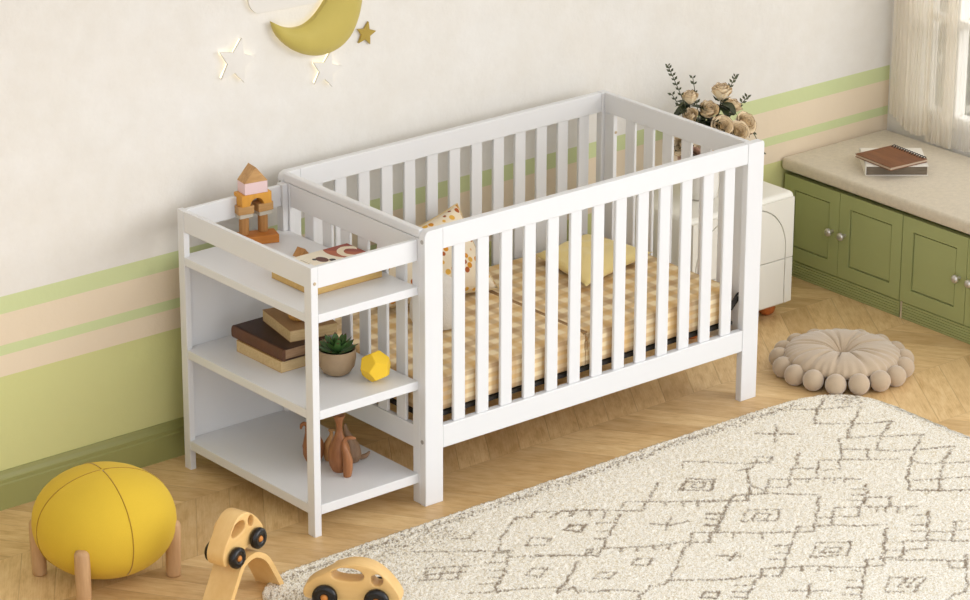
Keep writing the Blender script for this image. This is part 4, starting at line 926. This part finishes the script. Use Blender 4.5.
def sprig(label, tip, n=7, spread=.018, bend=(0, 0, 0)):
    tip = Vector(tip); t = thing('leaf_sprig', label, 'sprig', VC, 0, 'leafy sprigs in the white vase'); rr = random.Random(int(tip.x*999))
    mouth = Vector((0, 0, .11)); e = tip-VC; pts = smoothpath([mouth, mouth.lerp(e, .5)+Vector((0, 0, .03))+Vector(bend), e], 8)
    ob('stem', tube(B(), pts, .0013, 6), M['sprig'], t, smooth=True, world=False)
    bm = B()
    for i in range(n):
        f = .62+.38*i/(n-1); k = f*(len(pts)-1); p = pts[int(k)].lerp(pts[min(int(k)+1, len(pts)-1)], k-int(k)); ax = (pts[-1]-pts[-3]).normalized()
        for s in (-1, 1):
            side = Vector((.77*s, -.636*s, 0))+Vector((0, 0, rr.uniform(-.1, .5))); d = (ax*.8+side*.8).normalized(); ln = spread*rr.uniform(.75, 1.15); s_ = d.cross(Vector((-.6, -.72, .35))).normalized()
            a_, b_, c_, d_ = (bm.verts.new(p+d*ln*tt+s_*ln*ww) for tt, ww in ((0, 0), (.5, .24), (1, 0), (.5, -.24))); bm.faces.new((a_, b_, c_, d_))
    ob('leaf', bm, M['sprig'], t, world=False); return t
sprig('tallest thin sprig rising at the upper left of the bouquet', (1.517, .62, .937), 8, .017)
sprig('short dark sprig reaching out to the left of the bouquet', (1.540, .62, .832), 4, .020)
sprig('small sprig poking up behind the tall left rose', (1.640, .63, .868), 4, .018)
sprig('slender sprig rising beside the tall right rose', (1.834, .63, .836), 7, .017)
sprig('leafy sprig leaning out at the right of the bouquet', (1.893, .63, .752), 6, .018)
sprig('low dark sprig drooping past the front corner post of the crib', (1.962, .62, .545), 3, .018, (.06, 0, .06))
# ---------------------------------------------------------------- moon, stars and cloud on the wall
def wall_piece(name, label, cat, loops, mat, depth, bev, y_front, led_strip=True, ins=.006, me=None):
    cx = sum(p[0] for p in loops[0])/len(loops[0]); cz = sum(p[1] for p in loops[0])/len(loops[0])
    lp = [[(x-cx, z-cz) for x, z in l] for l in loops]
    me = me(cx, cz) if me else curve_solid(name, lp, depth, bev, 4)
    t = thing(name, label, cat, (cx, y_front+depth/2, cz))
    ob('face_panel', me, mat, t, smooth=True, world=False, auto=50)
    if led_strip:
        # a slim light strip behind the panel, between it and the wall
        m2 = curve_solid('led', [inset(lp[0], ins)], .006, 0); gap = (YW-.0005)-(y_front+depth)
        m2.transform(Matrix.Translation((0, depth/2+gap/2, 0)) @ Matrix.Diagonal((1, max(gap-.001, .002)/.006, 1, 1)))
        ob('light_strip', m2, M['led'], t, world=False)
    return t
def star(cx, cz, R, rot, k=.46): return [(cx+(R if i % 2 == 0 else R*k)*math.cos(math.radians(rot+36*i)), cz+(R if i % 2 == 0 else R*k)*math.sin(math.radians(rot+36*i))) for i in range(10)]
mo_o = [(.027, 1.324), (.042, 1.284), (.074, 1.246), (.120, 1.212), (.179, 1.191), (.235, 1.189), (.285, 1.203), (.322, 1.231), (.347, 1.272), (.362, 1.318), (.368, 1.37), (.362, 1.43), (.345, 1.48), (.318, 1.53), (.285, 1.565), (.262, 1.578)]
mo_i = [(.262, 1.578), (.275, 1.53), (.279, 1.48), (.272, 1.43), (.255, 1.39), (.228, 1.352), (.200, 1.322), (.172, 1.302), (.140, 1.290), (.105, 1.290), (.070, 1.300), (.045, 1.313), (.027, 1.324)]
def resamp(pts, n):
    p = smoothpath([(x, z, 0) for x, z in pts], 6); d = [0]
    for a, b in zip(p, p[1:]): d.append(d[-1]+(b-a).length)
    return [(float(np.interp(t, d, [q.x for q in p])), float(np.interp(t, d, [q.y for q in p]))) for t in np.linspace(0, d[-1], n)]
NM = 64; mO = resamp(mo_o, NM); mI = resamp(mo_i[::-1], NM)
def moon_mesh(cx, cz):
    # a padded crescent: flat back, edge 6 mm thick, softly domed front
    bm = B(); G = []; K = 14
    for i in range(NM):
        o_, n_ = Vector(mO[i]), Vector(mI[i]); wd = (n_-o_).length; row = []
        for k in range(K+1):
            s_ = .5-.5*math.cos(PI*k/K); p = o_.lerp(n_, s_); bul = (1-abs(2*s_-1)**2.6)*min(.020, wd*.22)
            row.append(bm.verts.new((p.x-cx, .008-.010*min(1, wd*30)-bul, p.y-cz)))
        row.append(bm.verts.new((n_.x-cx, .017, n_.y-cz))); row.append(bm.verts.new((o_.x-cx, .017, o_.y-cz))); G.append(row)
    for a, b in zip(G, G[1:]):
        m = len(a)
        for k in range(m): bm.faces.new((a[k], a[(k+1) % m], b[(k+1) % m], b[k]))
    bm.faces.new(G[0]); bm.faces.new(G[-1][::-1]); bmesh.ops.remove_doubles(bm, verts=bm.verts, dist=1e-5); bmesh.ops.recalc_face_normals(bm, faces=bm.faces)
    me = bpy.data.meshes.new('moon'); bm.to_mesh(me); bm.free(); return me
wall_piece('moon_light', 'puffy gold crescent moon lamp mounted on the plaster wall above the crib', 'wall lamp', [(mO+mI[::-1][1:-1])[3:-3]], M['moon'], .034, .015, .748, ins=.009, me=moon_mesh)
wall_piece('star_light', 'larger cream backlit star on the wall, left of the gold moon', 'wall lamp', [star(-.100, 1.2205, .074, 74)], M['star'], .008, .001, .776)
wall_piece('star_light', 'smaller cream backlit star on the wall, just below the gold moon', 'wall lamp', [star(.236, 1.130, .060, 74)], M['star'], .008, .001, .776)
wall_piece('gold_star', 'little gold star on the wall to the right of the moon', 'wall decoration', [star(.396, 1.2155, .039, 76, .48)], M['gold_star'], .010, .003, .7832, led_strip=False)
cl = arc(0, 1.405, .052, 250, 100, 12)+arc(.085, 1.455, .075, 140, 40, 12)+arc(.22, 1.44, .07, 110, -70, 14)+[(.2, 1.352), (.1, 1.352)]
wall_piece('cloud_light', 'cream backlit cloud on the wall above the left star, cut off by the photo edge', 'wall lamp', [cl[::-1]], M['star'], .008, .001, .778)
